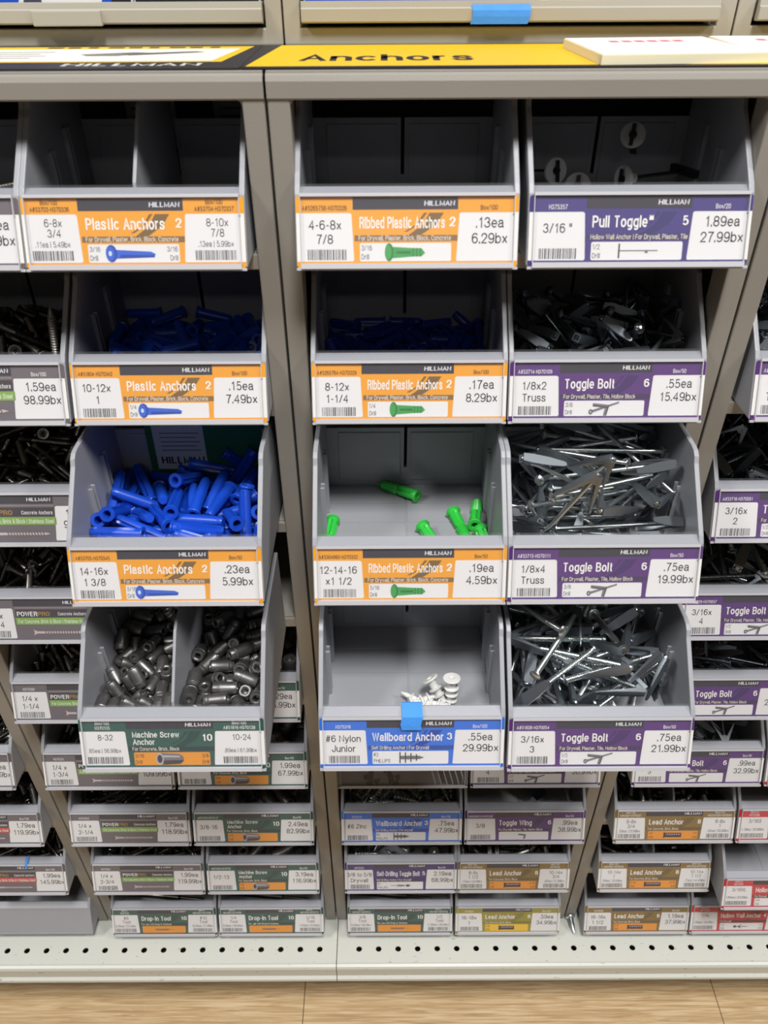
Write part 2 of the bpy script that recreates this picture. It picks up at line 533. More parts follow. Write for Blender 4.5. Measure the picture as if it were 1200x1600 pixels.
# drawn letters: width and centre lines of the strokes, capitals 7 high, small letters 5 high
GLYPH = {
    '0': (4, [stadium(2, 0, 7, 2)]),
    '1': (3.2, [[(.6, 5.2), (2.2, 7), (2.2, 0)]]),
    '2': (4, [arc(2, 5.05, 1.95, 1.95, 175, -30) + [(.1, 0), (4.1, 0)]]),
    '3': (4, [arc(1.9, 5.3, 1.75, 1.7, 165, -90), arc(1.9, 1.85, 2.05, 1.8, 90, -165)]),
    '4': (4.2, [[(3.1, 0), (3.1, 7), (0, 2), (4.3, 2)]]),
    '5': (4, [[(3.7, 7), (.8, 7), (.4, 3.5)] + arc(1.95, 2.25, 2.05, 2.25, 135, -155)]),
    '6': (4, [oval(2, 2.2, 2, 2.2), arc(2.15, 4.8, 2.15, 2.2, 30, 180) + [(0, 2.2)]]),
    '7': (4, [[(0, 7), (4, 7), (2.3, 3.8), (1.5, 0)]]),
    '8': (4, [oval(2, 5.3, 1.75, 1.7), oval(2, 1.85, 2.05, 1.85)]),
    '9': (4, [oval(2, 4.8, 2, 2.2), arc(1.85, 2.2, 2.15, 2.2, 210, 360) + [(4, 4.8)]]),
    'A': (4.6, [[(0, 0), (2.3, 7), (4.6, 0)], [(.8, 2.3), (3.8, 2.3)]]),
    'B': (4.2, [[(0, 0), (0, 7)] + arc(2.4, 5.3, 1.6, 1.7, 90, -90) + [(0, 3.6)], arc(2.4, 1.8, 1.9, 1.8, 90, -90) + [(0, 0)]]),
    'C': (4.5, [arc(2.3, 4.7, 2.3, 2.3, 15, 180) + arc(2.3, 2.3, 2.3, 2.3, 180, 345)]),
    'D': (4.4, [[(0, 0), (0, 7)] + arc(1.9, 3.5, 2.5, 3.5, 90, -90) + [(0, 0)]]),
    'E': (3.9, [[(3.8, 7), (0, 7), (0, 0), (3.9, 0)], [(0, 3.7), (3.5, 3.7)]]),
    'F': (3.7, [[(3.7, 7), (0, 7), (0, 0)], [(0, 3.6), (3.3, 3.6)]]),
    'G': (4.6, [arc(2.3, 4.7, 2.3, 2.3, 20, 180) + arc(2.3, 2.3, 2.3, 2.3, 180, 340) + [(4.5, 3.3), (2.6, 3.3)]]),
    'H': (4.4, [[(0, 0), (0, 7)], [(4.4, 0), (4.4, 7)], [(0, 3.6), (4.4, 3.6)]]),
    'I': (.2, [[(.1, 0), (.1, 7)]]),
    'J': (3.4, [[(3.4, 7), (3.4, 2)] + arc(1.7, 1.9, 1.7, 1.9, 0, -180)]),
    'K': (4.3, [[(0, 0), (0, 7)], [(4.1, 7), (0, 2.6)], [(1.5, 4.1), (4.3, 0)]]),
    'L': (3.5, [[(0, 7), (0, 0), (3.5, 0)]]),
    'M': (5.2, [[(0, 0), (0, 7), (2.6, .6), (5.2, 7), (5.2, 0)]]),
    'N': (4.4, [[(0, 0), (0, 7), (4.4, 0), (4.4, 7)]]),
    'O': (4.8, [stadium(2.4, 0, 7, 2.4)]),
    'P': (4.2, [[(0, 0), (0, 7)] + arc(2.3, 5.1, 1.9, 1.9, 90, -90) + [(0, 3.2)]]),
    'R': (4.4, [[(0, 0), (0, 7)] + arc(2.3, 5.2, 1.9, 1.8, 90, -90) + [(0, 3.4)], [(2.4, 3.4), (3.6, 3), (4.1, 0)]]),
    'S': (4.2, [[(4.1, 5.3), (3.6, 6.5), (2.2, 7), (.7, 6.5), (.2, 5.3), (.8, 4.3), (2.2, 3.8), (3.6, 3.1), (4.3, 1.9), (3.7, .5), (2.2, 0), (.6, .5), (0, 1.9)]]),
    'T': (4.4, [[(0, 7), (4.4, 7)], [(2.2, 7), (2.2, 0)]]),
    'U': (4.4, [[(0, 7), (0, 2.2)] + arc(2.2, 2.2, 2.2, 2.2, 180, 360) + [(4.4, 7)]]),
    'V': (4.4, [[(0, 7), (2.2, 0), (4.4, 7)]]),
    'W': (6.4, [[(0, 7), (1.6, 0), (3.2, 7), (4.8, 0), (6.4, 7)]]),
    'X': (4.4, [[(0, 7), (4.4, 0)], [(0, 0), (4.4, 7)]]),
    'Z': (4.2, [[(0, 7), (4.1, 7), (0, 0), (4.2, 0)]]),
    'a': (3.6, [[(.2, 3.8), (.8, 4.8), (1.8, 5.1), (2.9, 4.8), (3.3, 3.9), (3.3, .7), (3.7, .05)], [(3.3, 3), (1.4, 2.7), (.2, 2.1), (0, 1.3), (.5, .3), (1.5, 0), (2.6, .4), (3.3, 1.4)]]),
    'b': (3.8, [[(0, 0), (0, 7)], oval(1.9, 2.5, 1.9, 2.5)]),
    'c': (3.5, [arc(1.9, 2.5, 1.9, 2.5, 35, 325)]),
    'd': (3.8, [[(3.8, 0), (3.8, 7)], oval(1.9, 2.5, 1.9, 2.5)]),
    'e': (3.7, [[(.1, 2.55), (3.75, 2.55)] + arc(1.9, 2.5, 1.88, 2.5, 0, 320)]),
    'f': (2.1, [[(1, 0), (1, 5.7), (1.4, 6.8), (2.3, 7)], [(0, 4.9), (2.2, 4.9)]]),
    'g': (3.7, [oval(1.85, 2.5, 1.85, 2.5), [(3.7, 5), (3.7, -.6), (3.1, -1.7), (1.9, -2), (.4, -1.5)]]),
    'h': (3.5, [[(0, 0), (0, 7)], [(0, 3)] + arc(1.75, 3.2, 1.75, 1.8, 180, 0) + [(3.5, 0)]]),
    'i': (.2, [[(.1, 0), (.1, 5)], [(.1, 6.2), (.1, 7)]]),
    'j': (.8, [[(.5, 5), (.5, -1.2), (-.2, -2)], [(.5, 6.2), (.5, 7)]]),
    'k': (3.4, [[(0, 0), (0, 7)], [(3.1, 5), (0, 1.9)], [(1.2, 3), (3.4, 0)]]),
    'l': (.2, [[(.1, 0), (.1, 7)]]),
    'm': (5.6, [[(0, 0), (0, 5)], [(0, 3)] + arc(1.4, 3.4, 1.4, 1.6, 180, 0) + [(2.8, 0)], [(2.8, 3)] + arc(4.2, 3.4, 1.4, 1.6, 180, 0) + [(5.6, 0)]]),
    'n': (3.5, [[(0, 0), (0, 5)], [(0, 3)] + arc(1.75, 3.2, 1.75, 1.8, 180, 0) + [(3.5, 0)]]),
    'o': (3.8, [oval(1.9, 2.5, 1.9, 2.5)]),
    'p': (3.8, [[(0, -2), (0, 5)], oval(1.9, 2.5, 1.9, 2.5)]),
    'q': (3.8, [[(3.8, -2), (3.8, 5)], oval(1.9, 2.5, 1.9, 2.5)]),
    'r': (2.1, [[(0, 0), (0, 5)], [(0, 2.9), (.6, 4.4), (1.4, 4.9), (2.2, 4.9)]]),
    's': (3.3, [[(3.2, 3.9), (2.6, 4.9), (1.7, 5), (.6, 4.85), (.15, 4), (.4, 3.1), (1.7, 2.6), (2.9, 2), (3.25, 1.1), (2.8, .2), (1.7, 0), (.5, .15), (0, 1.1)]]),
    't': (2, [[(.9, 6.5), (.9, .9), (1.3, .1), (2.1, 0)], [(0, 4.9), (2.1, 4.9)]]),
    'u': (3.5, [[(3.5, 0), (3.5, 5)], [(0, 5)] + arc(1.75, 1.8, 1.75, 1.8, 180, 360)]),
    'v': (3.6, [[(0, 5), (1.8, 0), (3.6, 5)]]),
    'w': (5.2, [[(0, 5), (1.3, 0), (2.6, 5), (3.9, 0), (5.2, 5)]]),
    'x': (3.5, [[(0, 5), (3.5, 0)], [(0, 0), (3.5, 5)]]),
    'y': (3.6, [[(0, 5), (1.8, .1)], [(3.6, 5), (1.5, -1.1), (.8, -2), (0, -2)]]),
    'z': (3.3, [[(0, 5), (3.3, 5), (0, 0), (3.3, 0)]]),
    '.': (.2, [[(.1, -.1), (.1, .6)]]),
    ',': (.3, [[(.3, .6), (.1, -1.1)]]),
    '-': (2.1, [[(0, 2.9), (2.1, 2.9)]]),
    '/': (2.6, [[(0, 0), (2.6, 7)]]),
    '|': (.2, [[(.1, -.6), (.1, 7)]]),
    '#': (4.4, [[(1, 0), (1.8, 7)], [(2.8, 0), (3.6, 7)], [(0, 2.3), (4.1, 2.3)], [(.3, 4.7), (4.4, 4.7)]]),
    '"': (1.4, [[(0, 7), (0, 4.9)], [(1.4, 7), (1.4, 4.9)]]),
    '&': (4.6, [[(4.6, 0), (1, 5), (.9, 6.3), (1.9, 7), (2.9, 6.4), (2.7, 5), (.5, 3.1), (0, 1.6), (.8, .2), (2.1, 0), (3.6, .9), (4.3, 2.9)]]),
    '\u2122': (3.4, [[(0, 7), (1.3, 7)], [(.65, 7), (.65, 5)], [(1.8, 5), (1.8, 7), (2.6, 5.6), (3.4, 7), (3.4, 5)]]),
    ' ': (1.3, []),
}


def text_mesh(s, bold=0.0, shear=0.0):
    """letters laid side by side; unit = text size, capitals 0.70 high"""
    key = (s, bold, shear)
    if key in _txt:
        return _txt[key]
    t = 0.82 + bold * 24
    th = 0.82 + bold * 8
    vs, fs = [], []
    x = 0.0
    for ch in s:
        w, strokes = GLYPH.get(ch, GLYPH[' '])
        for st in strokes:
            pts = [(x + t / 2 + a, th / 2 + b * (7 - th) / 7) for a, b in st]
            q = [pts[0]]
            for p_ in pts[1:]:
                if abs(p_[0] - q[-1][0]) + abs(p_[1] - q[-1][1]) > .02:
                    q.append(p_)
            pts = q
            closed = len(pts) > 3 and abs(pts[0][0] - pts[-1][0]) + abs(pts[0][1] - pts[-1][1]) < .05
            n = len(pts)
            b0 = len(vs)
            for i in range(n):
                d = []
                if i > 0 or closed:
                    a = pts[i - 1] if i > 0 else pts[-2]
                    d.append((pts[i][0] - a[0], pts[i][1] - a[1]))
                if i < n - 1 or closed:
                    a = pts[i + 1] if i < n - 1 else pts[1]
                    d.append((a[0] - pts[i][0], a[1] - pts[i][1]))
                ns = []
                for dx, dy in d:
                    m = sqrt(dx * dx + dy * dy) or 1
                    ns.append((-dy / m, dx / m))
                nx, ny = sum(k[0] for k in ns), sum(k[1] for k in ns)
                m = sqrt(nx * nx + ny * ny) or 1
                nx, ny = nx / m, ny / m
                k = nx * ns[0][0] + ny * ns[0][1]
                h = t / 2 / max(.5, k)
                px_, py_ = pts[i]
                if not closed and i in (0, n - 1) and len(d) == 1:
                    # free ends that go up or down reach the full letter height
                    ux, uy = d[0]
                    m = sqrt(ux * ux + uy * uy) or 1
                    if abs(uy / m) > .8:
                        sg = -1 if i == 0 else 1
                        px_ += sg * ux / m * th / 2
                        py_ += sg * uy / m * th / 2
                hy = h * th / t
                vs += [(px_ + nx * h, py_ + ny * hy), (px_ - nx * h, py_ - ny * hy)]
            for i in range(n - 1):
                a = b0 + 2 * i
                fs.append([a + 1, a + 3, a + 2, a])
        x += w + t + (0.75 if ch != ' ' else 0.6)
    vs = [Vector(((px_ + py_ * shear) / 10, py_ / 10, 0)) for px_, py_ in vs]
    x0 = min([v.x for v in vs], default=0)
    x1 = max([v.x for v in vs], default=0)
    _txt[key] = (vs, fs, x0, x1)
    return _txt[key]


PM = {}


def ink(rgb):
    if rgb not in PM:
        PM[rgb] = mat('print_%02x%02x%02x' % rgb, rgb, 0.55, spec=0.3)
    return PM[rgb]


WHT = (230, 229, 227)
BLK = (38, 36, 42)
BAR = (52, 48, 58)


class Sheet:
    """flat print: u right 0..1, v down 0..1 over w x h metres; layered shapes on a card"""

    def __init__(s, w, h, th=0.0005):
        s.w, s.h, s.mb = w, h, MB()
        s.lv = 0
        s.th = th

    def base(s, rgb, u0=0, u1=1, r=0.012):
        w, h = s.w, s.h
        rr = r * w
        pts = []
        for cx, cy, a0 in ((u1 * w - rr, h - rr, 0), (u0 * w + rr, h - rr, 90), (u0 * w + rr, rr, 180), (u1 * w - rr, rr, 270)):
            for k in range(5):
                a = radians(a0 + k * 22.5)
                pts.append((cx + rr * cos(a), cy + rr * sin(a)))
        s.mb.prism(pts, -s.th, 0, 'z', ink(rgb))
        return s

    def z(s):
        return 0.00006 * s.lv

    def poly(s, pts, rgb, lv=None):
        if lv is not None:
            s.lv = lv
        vs = [(u * s.w, (1 - v) * s.h, s.z()) for u, v in pts]
        # keep normals up
        a = 0
        for i in range(len(vs)):
            x0, y0 = vs[i][:2]
            x1, y1 = vs[(i + 1) % len(vs)][:2]
            a += x0 * y1 - x1 * y0
        if a < 0:
            vs.reverse()
        s.mb.add(vs, [tuple(range(len(vs)))], ink(rgb))

    def rect(s, u0, u1, v0, v1, rgb, lv=None, sl=0.0, r=0.0):
        """sl slants the right/left sides"""
        if r:
            pts = []
            ar = s.w / s.h
            for cx, cy, a0 in ((u1 - r, v0 + r * ar, -90), (u1 - r, v1 - r * ar, 0), (u0 + r, v1 - r * ar, 90), (u0 + r, v0 + r * ar, 180)):
                for k in range(4):
                    a = radians(a0 + 30 * k)
                    pts.append((cx + r * cos(a), cy + r * ar * sin(a)))
        else:
            pts = [(u0, v0), (u1 - sl, v0), (u1, v1), (u0, v1)]
        s.poly(pts, rgb, lv)

    def ell(s, cu, cv, ru, rv, rgb, lv=None, n=14):
        s.poly([(cu + ru * cos(2 * pi * k / n), cv + rv * sin(2 * pi * k / n)) for k in range(n)], rgb, lv)

    def text(s, t, u, v, h, rgb, al='c', cond=0.9, bold=0.0, shear=0.0, lv=None, maxw=None):
        """h: cap height as fraction of card height; v: centre of the caps"""
        if lv is not None:
            s.lv = lv
        vs, fs, x0, x1 = text_mesh(t, bold, shear)
        if not vs:
            return
        k = h * s.h / 0.70
        kx = k * cond
        wd = (x1 - x0) * kx
        if maxw and wd > maxw * s.w:
            kx *= maxw * s.w / wd
            wd = maxw * s.w
        ox = u * s.w - (wd / 2 if al == 'c' else (wd if al == 'r' else 0)) - x0 * kx
        oy = (1 - v) * s.h - h * s.h / 2
        z = s.z()
        s.mb.add([(ox + p.x * kx, oy + p.y * k, z) for p in vs], fs, ink(rgb))

    def barcode(s, u0, u1, v0, v1, seed, rgb=(60, 58, 62)):
        rnd = random.Random(seed)
        u = u0
        while u < u1 - 0.004:
            w = rnd.choice((0.0028, 0.0028, 0.0045, 0.006))
            s.rect(u, min(u + w, u1), v0, v1, rgb)
            u += w + rnd.choice((0.0028, 0.004, 0.0055))

    def mesh(s, name):
        return s.mb.mesh(name)


# ------------------------------------------------------------------ printed pictures (centre cu,cv; half size su,sv)
def pic_anchor(s, cu, cv, su, sv, col, dark):
    s.poly([(cu - su, cv - sv * .45), (cu + su * .8, cv - sv * .2), (cu + su, cv + sv * .05), (cu + su * .95, cv + sv * .45), (cu - su, cv + sv * .6)], col, 4)
    s.poly([(cu - su * .6, cv + sv * .15), (cu + su * .95, cv + sv * .2), (cu + su * .95, cv + sv * .45), (cu - su * .6, cv + sv * .5)], dark, 5)
    s.ell(cu - su, cv, su * .26, sv, dark, 5)
    s.ell(cu - su * 1.05, cv, su * .2, sv * .85, col, 6)
    s.ell(cu - su * 1.05, cv, su * .08, sv * .3, (200, 215, 235), 7)


def pic_ribbed(s, cu, cv, su, sv, col, dark):
    s.poly([(cu - su, cv - sv * .6), (cu + su * .2, cv - sv * .45), (cu + su * .8, cv - sv * .4), (cu + su, cv + sv * .1), (cu + su * .8, cv + sv * .45), (cu + su * .2, cv + sv * .5), (cu - su, cv + sv * .7)], col, 4)
    for k in range(3):
        u = cu + su * (.3 + .2 * k)
        s.rect(u, u + su * .06, cv - sv * .45, cv + sv * .5, dark, 5)
    s.rect(cu - su * .6, cu + su * .2, cv - .1 * sv, cv + .2 * sv, dark, 5)
    s.ell(cu - su, cv, su * .24, sv, dark, 5)
    s.ell(cu - su * 1.05, cv, su * .19, sv * .85, col, 6)


def pic_toggle(s, cu, cv, su, sv, shaft=True, *_):
    g1, g2, g3 = (120, 116, 120), (86, 82, 88), (170, 168, 172)
    if shaft:
        s.poly([(cu - su, cv + sv * .3), (cu + su * 1.2, cv - sv * .95), (cu + su * 1.2, cv - sv * .7), (cu - su, cv + sv * .7)], g1, 4)
        s.ell(cu - su, cv + sv * .5, su * .16, sv * .38, g2, 5)
        s.ell(cu - su, cv + sv * .5, su * .08, sv * .2, g3, 6)
    s.poly([(cu - su * .85, cv - sv * .75), (cu + su * .35, cv - sv * .5), (cu + su * .3, cv - sv * .05), (cu - su * .85, cv - sv * .35)], g1, 5)
    s.poly([(cu - su * .85, cv - sv * .5), (cu + su * .3, cv - sv * .25), (cu + su * .3, cv - sv * .05), (cu - su * .85, cv - sv * .3)], g2, 6)
    s.poly([(cu + su * .15, cv - sv * .4), (cu + su * .45, cv - sv * .4), (cu + su * .25, cv + sv * 1.0), (cu, cv + sv * 1.0)], g1, 6)
    s.poly([(cu + su * .33, cv - sv * .4), (cu + su * .45, cv - sv * .4), (cu + su * .25, cv + sv * 1.0), (cu + su * .15, cv + sv * 1.0)], g2, 7)


def pic_pull(s, cu, cv, su, sv, *_):
    s.rect(cu - su * .9, cu - su * .82, cv - sv, cv + sv, (70, 68, 74), 4)
    s.rect(cu - su * .9, cu + su * 1.1, cv - sv * .1, cv + sv * .04, (120, 116, 120), 4)
    s.rect(cu + su * .45, cu + su * .6, cv - sv * .1, cv + sv * .3, (120, 116, 120), 5)


def pic_screw(s, cu, cv, su, sv, *_):
    g1, g2 = (196, 184, 184), (112, 98, 98)
    s.poly([(cu - su, cv - sv), (cu - su * .8, cv - sv * .3), (cu + su * .9, cv - sv * .3), (cu + su * 1.08, cv), (cu + su * .9, cv + sv * .3), (cu - su * .8, cv + sv * .3), (cu - su, cv + sv)], g1, 4)
    s.ell(cu - su, cv, su * .09, sv, g2, 5)
    n = 13
    for k in range(n):
        u = cu - su * .5 + k * su * 1.4 / n
        s.poly([(u, cv - sv * .5), (u + su * .045, cv - sv * .5), (u + su * .09, cv + sv * .5), (u + su * .045, cv + sv * .5)], g2, 5)


def pic_machine(s, cu, cv, su, sv, *_):
    g1, g2, g3 = (120, 112, 116), (66, 60, 64), (180, 174, 178)
    s.poly([(cu - su, cv - sv), (cu + su * .7, cv - sv * .8), (cu + su, cv - sv * .3), (cu + su, cv + sv * .4), (cu + su * .7, cv + sv * .85), (cu - su, cv + sv)], g1, 4)
    s.poly([(cu - su * .7, cv + sv * .3), (cu + su, cv + sv * .2), (cu + su * .7, cv + sv * .85), (cu - su * .7, cv + sv)], g2, 5)
    s.poly([(cu - su * .7, cv - sv * .6), (cu + su * .7, cv - sv * .5), (cu + su * .7, cv - sv * .25), (cu - su * .7, cv - sv * .25)], g3, 5)
    s.ell(cu - su, cv, su * .32, sv, g3, 6)
    s.ell(cu - su, cv, su * .22, sv * .7, g2, 7)


def pic_wall(s, cu, cv, su, sv, *_):
    g1, g2 = (110, 104, 108), (66, 60, 66)
    s.poly([(cu - su, cv - sv * .3), (cu + su * .6, cv - sv * .3), (cu + su, cv), (cu + su * .6, cv + sv * .3), (cu - su, cv + sv * .3)], g1, 4)
    for k, hh in enumerate((1, .35, .95, .4, .8, .35, .6)):
        u = cu - su + k * su * .22
        s.rect(u, u + su * .1, cv - sv * hh, cv + sv * hh, g2 if k % 2 == 0 else g1, 5)


def pic_lead(s, cu, cv, su, sv, *_):
    g1, g2, g3 = (98, 84, 96), (52, 44, 56), (196, 186, 196)
    s.poly([(cu - su, cv - sv * 1.1), (cu - su * .8, cv - sv * .8), (cu + su, cv - sv * .8), (cu + su, cv + sv * .8), (cu - su * .8, cv + sv * .8), (cu - su, cv + sv * 1.1)], g2, 4)
    s.rect(cu - su * .8, cu + su * .95, cv - sv * .6, cv + sv * .1, g1, 5)
    for k in range(6):
        s.rect(cu - su * .6 + k * su * .25, cu - su * .5 + k * su * .25, cv - sv * .45, cv - sv * .1, g3, 6)


def pic_rod(s, cu, cv, su, sv, *_):
    s.rect(cu - su, cu + su * .6, cv - sv * .5, cv + sv * .5, (92, 70, 66), 4, r=0.008)
    s.rect(cu - su * .9, cu + su * .5, cv - sv * .35, cv - sv * .05, (186, 150, 130), 5)
    s.rect(cu + su * .6, cu + su * 1.2, cv - sv * .08, cv + sv * .08, (110, 84, 70), 4)


def pic_drill(s, cu, cv, su, sv, *_):
    pic_wall(s, cu + su * .1, cv, su * .5, sv * .7)
    s.rect(cu - su * 1.3, cu + su * 1.3, cv - sv * .1, cv + sv * .1, (84, 80, 88), 4)
    s.rect(cu + su * .7, cu + su * 1.1, cv - sv * .5, cv + sv * .5, (84, 80, 88), 5)


def pic_hollow(s, cu, cv, su, sv, *_):
    g = (70, 66, 70)
    s.rect(cu - su, cu + su, cv - sv * .1, cv + sv * .15, g, 4)
    s.ell(cu - su, cv, su * .25, sv * .55, g, 5)
    s.poly([(cu - su * .6, cv), (cu, cv - sv * .9), (cu + su * .1, cv - sv * .8), (cu - su * .4, cv + sv * .1)], g, 5)
    s.poly([(cu - su * .6, cv), (cu, cv + sv * .9), (cu + su * .1, cv + sv * .8), (cu - su * .4, cv - sv * .1)], g, 6)


PIC = dict(anchor=(pic_anchor, .10, .155), ribbed=(pic_ribbed, .082, .16), toggle=(pic_toggle, .066, .15), wing=(lambda s, a, b, c, d, *_: pic_toggle(s, a, b, c, d, False), .05, .12),
           pull=(pic_pull, .09, .13), screw=(pic_screw, .15, .07), machine=(pic_machine, .065, .15), wall=(pic_wall, .068, .14), lead=(pic_lead, .075, .11), rod=(pic_rod, .08, .07),
           sdtb=(pic_drill, .07, .1), hollow=(pic_hollow, .06, .1))
# style: card colour, subtitle strip colour, picture box colour, swoosh colour, code text colour
STY = {
    'orange': ((236, 160, 34), (134, 98, 56), WHT, (120, 92, 50), (90, 62, 22)),
    'purple': ((86, 44, 116), (66, 46, 84), WHT, (66, 36, 96), WHT),
    'indigo': ((66, 54, 122), (60, 52, 96), WHT, (52, 44, 104), WHT),
    'navy': ((62, 46, 112), (48, 38, 84), WHT, (48, 36, 96), WHT),
    'green': ((44, 86, 76), (38, 60, 56), (230, 150, 42), (34, 66, 60), WHT),
    'blue': ((46, 110, 212), (32, 74, 156), WHT, (24, 62, 160), WHT),
    'olive': ((132, 106, 48), (104, 84, 46), (232, 150, 44), (110, 88, 40), WHT),
    'lime': ((152, 142, 44), (120, 112, 50), (236, 190, 44), (130, 122, 40), WHT),
    'red': ((196, 48, 58), (92, 52, 48), WHT, (160, 40, 50), WHT),
    'grey': ((106, 98, 102), (106, 98, 102), (106, 98, 102), (106, 98, 102), WHT),
}
PW = 0.1345
PLH = 0.0416


def info_box(s, side, box, seed, stycol):
    """white corner box with its lines"""
    if side == 'L':
        u0, u1, cu = 0.0, 0.255, 0.128
    else:
        u0, u1, cu = 0.735, 1.0, 0.868
    v0, v1 = 0.235, 0.915
    if side == 'L':
        s.poly([(u0, v0), (u1 - .014, v0), (u1 - .006, v0 + .02), (u1 + .004, v1 - .02), (u1 - .002, v1), (u0, v1)], WHT, 2)
    else:
        s.poly([(u0 + .006, v0), (u1, v0), (u1, v1), (u0 - .010, v1), (u0 - .012, v1 - .03), (u0 + .0, v0 + .02)], WHT, 2)
    codes, lines, small, bar = box.get('code', []), box.get('lines', []), box.get('small'), box.get('bar', True)
    n = len(codes)
    for i, c in enumerate(codes):
        s.text(c, cu, 0.165 - 0.095 * (n - 1 - i), 0.068, stycol, cond=0.68, bold=0.012, lv=3, maxw=.22)
    h = 0.135
    if small:
        ys = [0.355, 0.50]
        for t, y in zip(lines, ys):
            s.text(t, cu + .01, y, 0.115, BLK, cond=0.82, lv=3, maxw=.2)
        s.text(small, cu, 0.655 if len(lines) > 1 else .62, 0.085, BLK, cond=0.74, lv=3, maxw=.225)
        s.lv = 3
        s.barcode(cu - .095, cu + .095, 0.745, 0.885, seed)
    elif side == 'L':
        ys = [0.40, 0.60] if len(lines) > 1 else [0.46]
        for t, y in zip(lines, ys):
            s.text(t, cu, y, h, BLK, cond=0.84, bold=.006, lv=3, maxw=.225)
        if bar:
            s.lv = 3
            s.barcode(cu - .08, cu + .095, 0.745, 0.895, seed)
    else:
        ys = [0.375, 0.595]
        for t, y in zip(lines, ys):
            s.text(t, cu + .005, y, 0.15, BLK, cond=0.84, bold=.006, lv=3, maxw=.24)
    if side == 'R':
        s.rect(.975, .985, .25, .28, (90, 90, 90), 3)


def price_label(spec, seed):
    st = STY[spec['style']]
    s = Sheet(PW, PLH, 0.0006)
    s.base(st[0])
    # swoosh
    if spec['style'] != 'grey':
        s.poly([(.60, .235), (.665, .235), (.63, .40), (.565, .54), (.50, .56), (.57, .40)], st[3], 1)
        s.poly([(.575, .235), (.59, .235), (.55, .40), (.50, .50), (.485, .50), (.54, .40)], st[3], 1)
    s.rect(.255, .728, .02, .19, BAR, 1)
    s.text('HILLMAN', .645, .105, .068, (236, 236, 236), cond=1.5, bold=0.018, shear=0.06, lv=3, maxw=.138)
    s.rect(0.03, 0.975, .945, .975, (238, 232, 224) if spec['style'] in ('orange', 'lime') else st[0], 2)
    if spec['style'] == 'grey':
        s.rect(.265, .728, .21, .235, (140, 128, 120), 2)
        s.rect(.265, .728, .26, .44, (58, 52, 58), 1)
        s.rect(.265, .735, .45, .60, (128, 170, 72) if spec.get('band', 'g') == 'g' else (206, 70, 74), 2)
        s.text('POWER', .275, .36, .105, (236, 236, 236), 'l', cond=.98, bold=.03, lv=3, maxw=.13)
        s.text('PRO', .408, .36, .095, (168, 132, 62), 'l', cond=.95, bold=.03, lv=3, maxw=.08)
        s.text('Concrete Anchors', .718, .36, .075, (230, 228, 226), 'r', cond=.7, bold=.02, lv=3, maxw=.18)
        s.text('For Concrete, Brick & Block | Stainless Steel', .28, .53, .085, (232, 238, 220), 'l', cond=.7, bold=.005, lv=3, maxw=.44)
        pic_screw(s, .52, .78, .16, .085)
    else:
        two = spec.get('title2')
        s.rect(.262, .728, .545, .63, st[1], 1)
        if two:
            s.text(spec['title'], .285, .30, .115, (240, 238, 232), 'l', cond=.72, bold=.022, lv=3, maxw=.36)
            s.text(two, .285, .445, .115, (240, 238, 232), 'l', cond=.72, bold=.022, lv=3)
        else:
            s.text(spec['title'], .285, .37, .165, (244, 242, 236), 'l', cond=.66, bold=.024, lv=3, maxw=.385)
        s.text(spec['num'], .718, .36, .135, (244, 242, 236), 'r', cond=.85, bold=.03, lv=3)
        s.text(spec['sub'], .28, .585, .072, (236, 228, 214), 'l', cond=.72, bold=.004, lv=3, maxw=.44)
        s.rect(.285, .700, .655, .915, st[2], 2, r=.008)
        d = spec.get('drill')
        if d:
            s.text(d[0], .292, .725, .075, BLK, 'l', cond=.75, lv=3)
            s.text(d[1] if len(d) > 2 else 'Drill', .292, .85, .075, BLK, 'l', cond=.75, lv=3)
            if len(d) > 2:
                pass
            if spec.get('drill2'):
                s.text(spec['drill2'], .692, .725, .075, BLK, 'r', cond=.75, lv=3)
                s.text('Drill', .692, .85, .075, BLK, 'r', cond=.75, lv=3)
        fn, su, sv = PIC[spec['pic']]
        cc = {'anchor': ((44, 96, 206), (28, 66, 160)), 'ribbed': ((56, 158, 72), (34, 118, 52))}.get(spec['pic'], (BLK, BLK))
        fn(s, spec.get('pcu', .49), .785, su, sv * .8, *cc)
    info_box(s, 'L', spec.get('L', {}), seed, st[4])
    info_box(s, 'R', spec.get('R', {}), seed + 1000, st[4])
    return s


# ------------------------------------------------------------------ bins
BW = 0.0680       # half width
BT = 0.0034       # wall thickness
BD = 0.128        # where the back wall's outer face stands
LIPY, LIPZ = 0.0078, PH + 0.0029


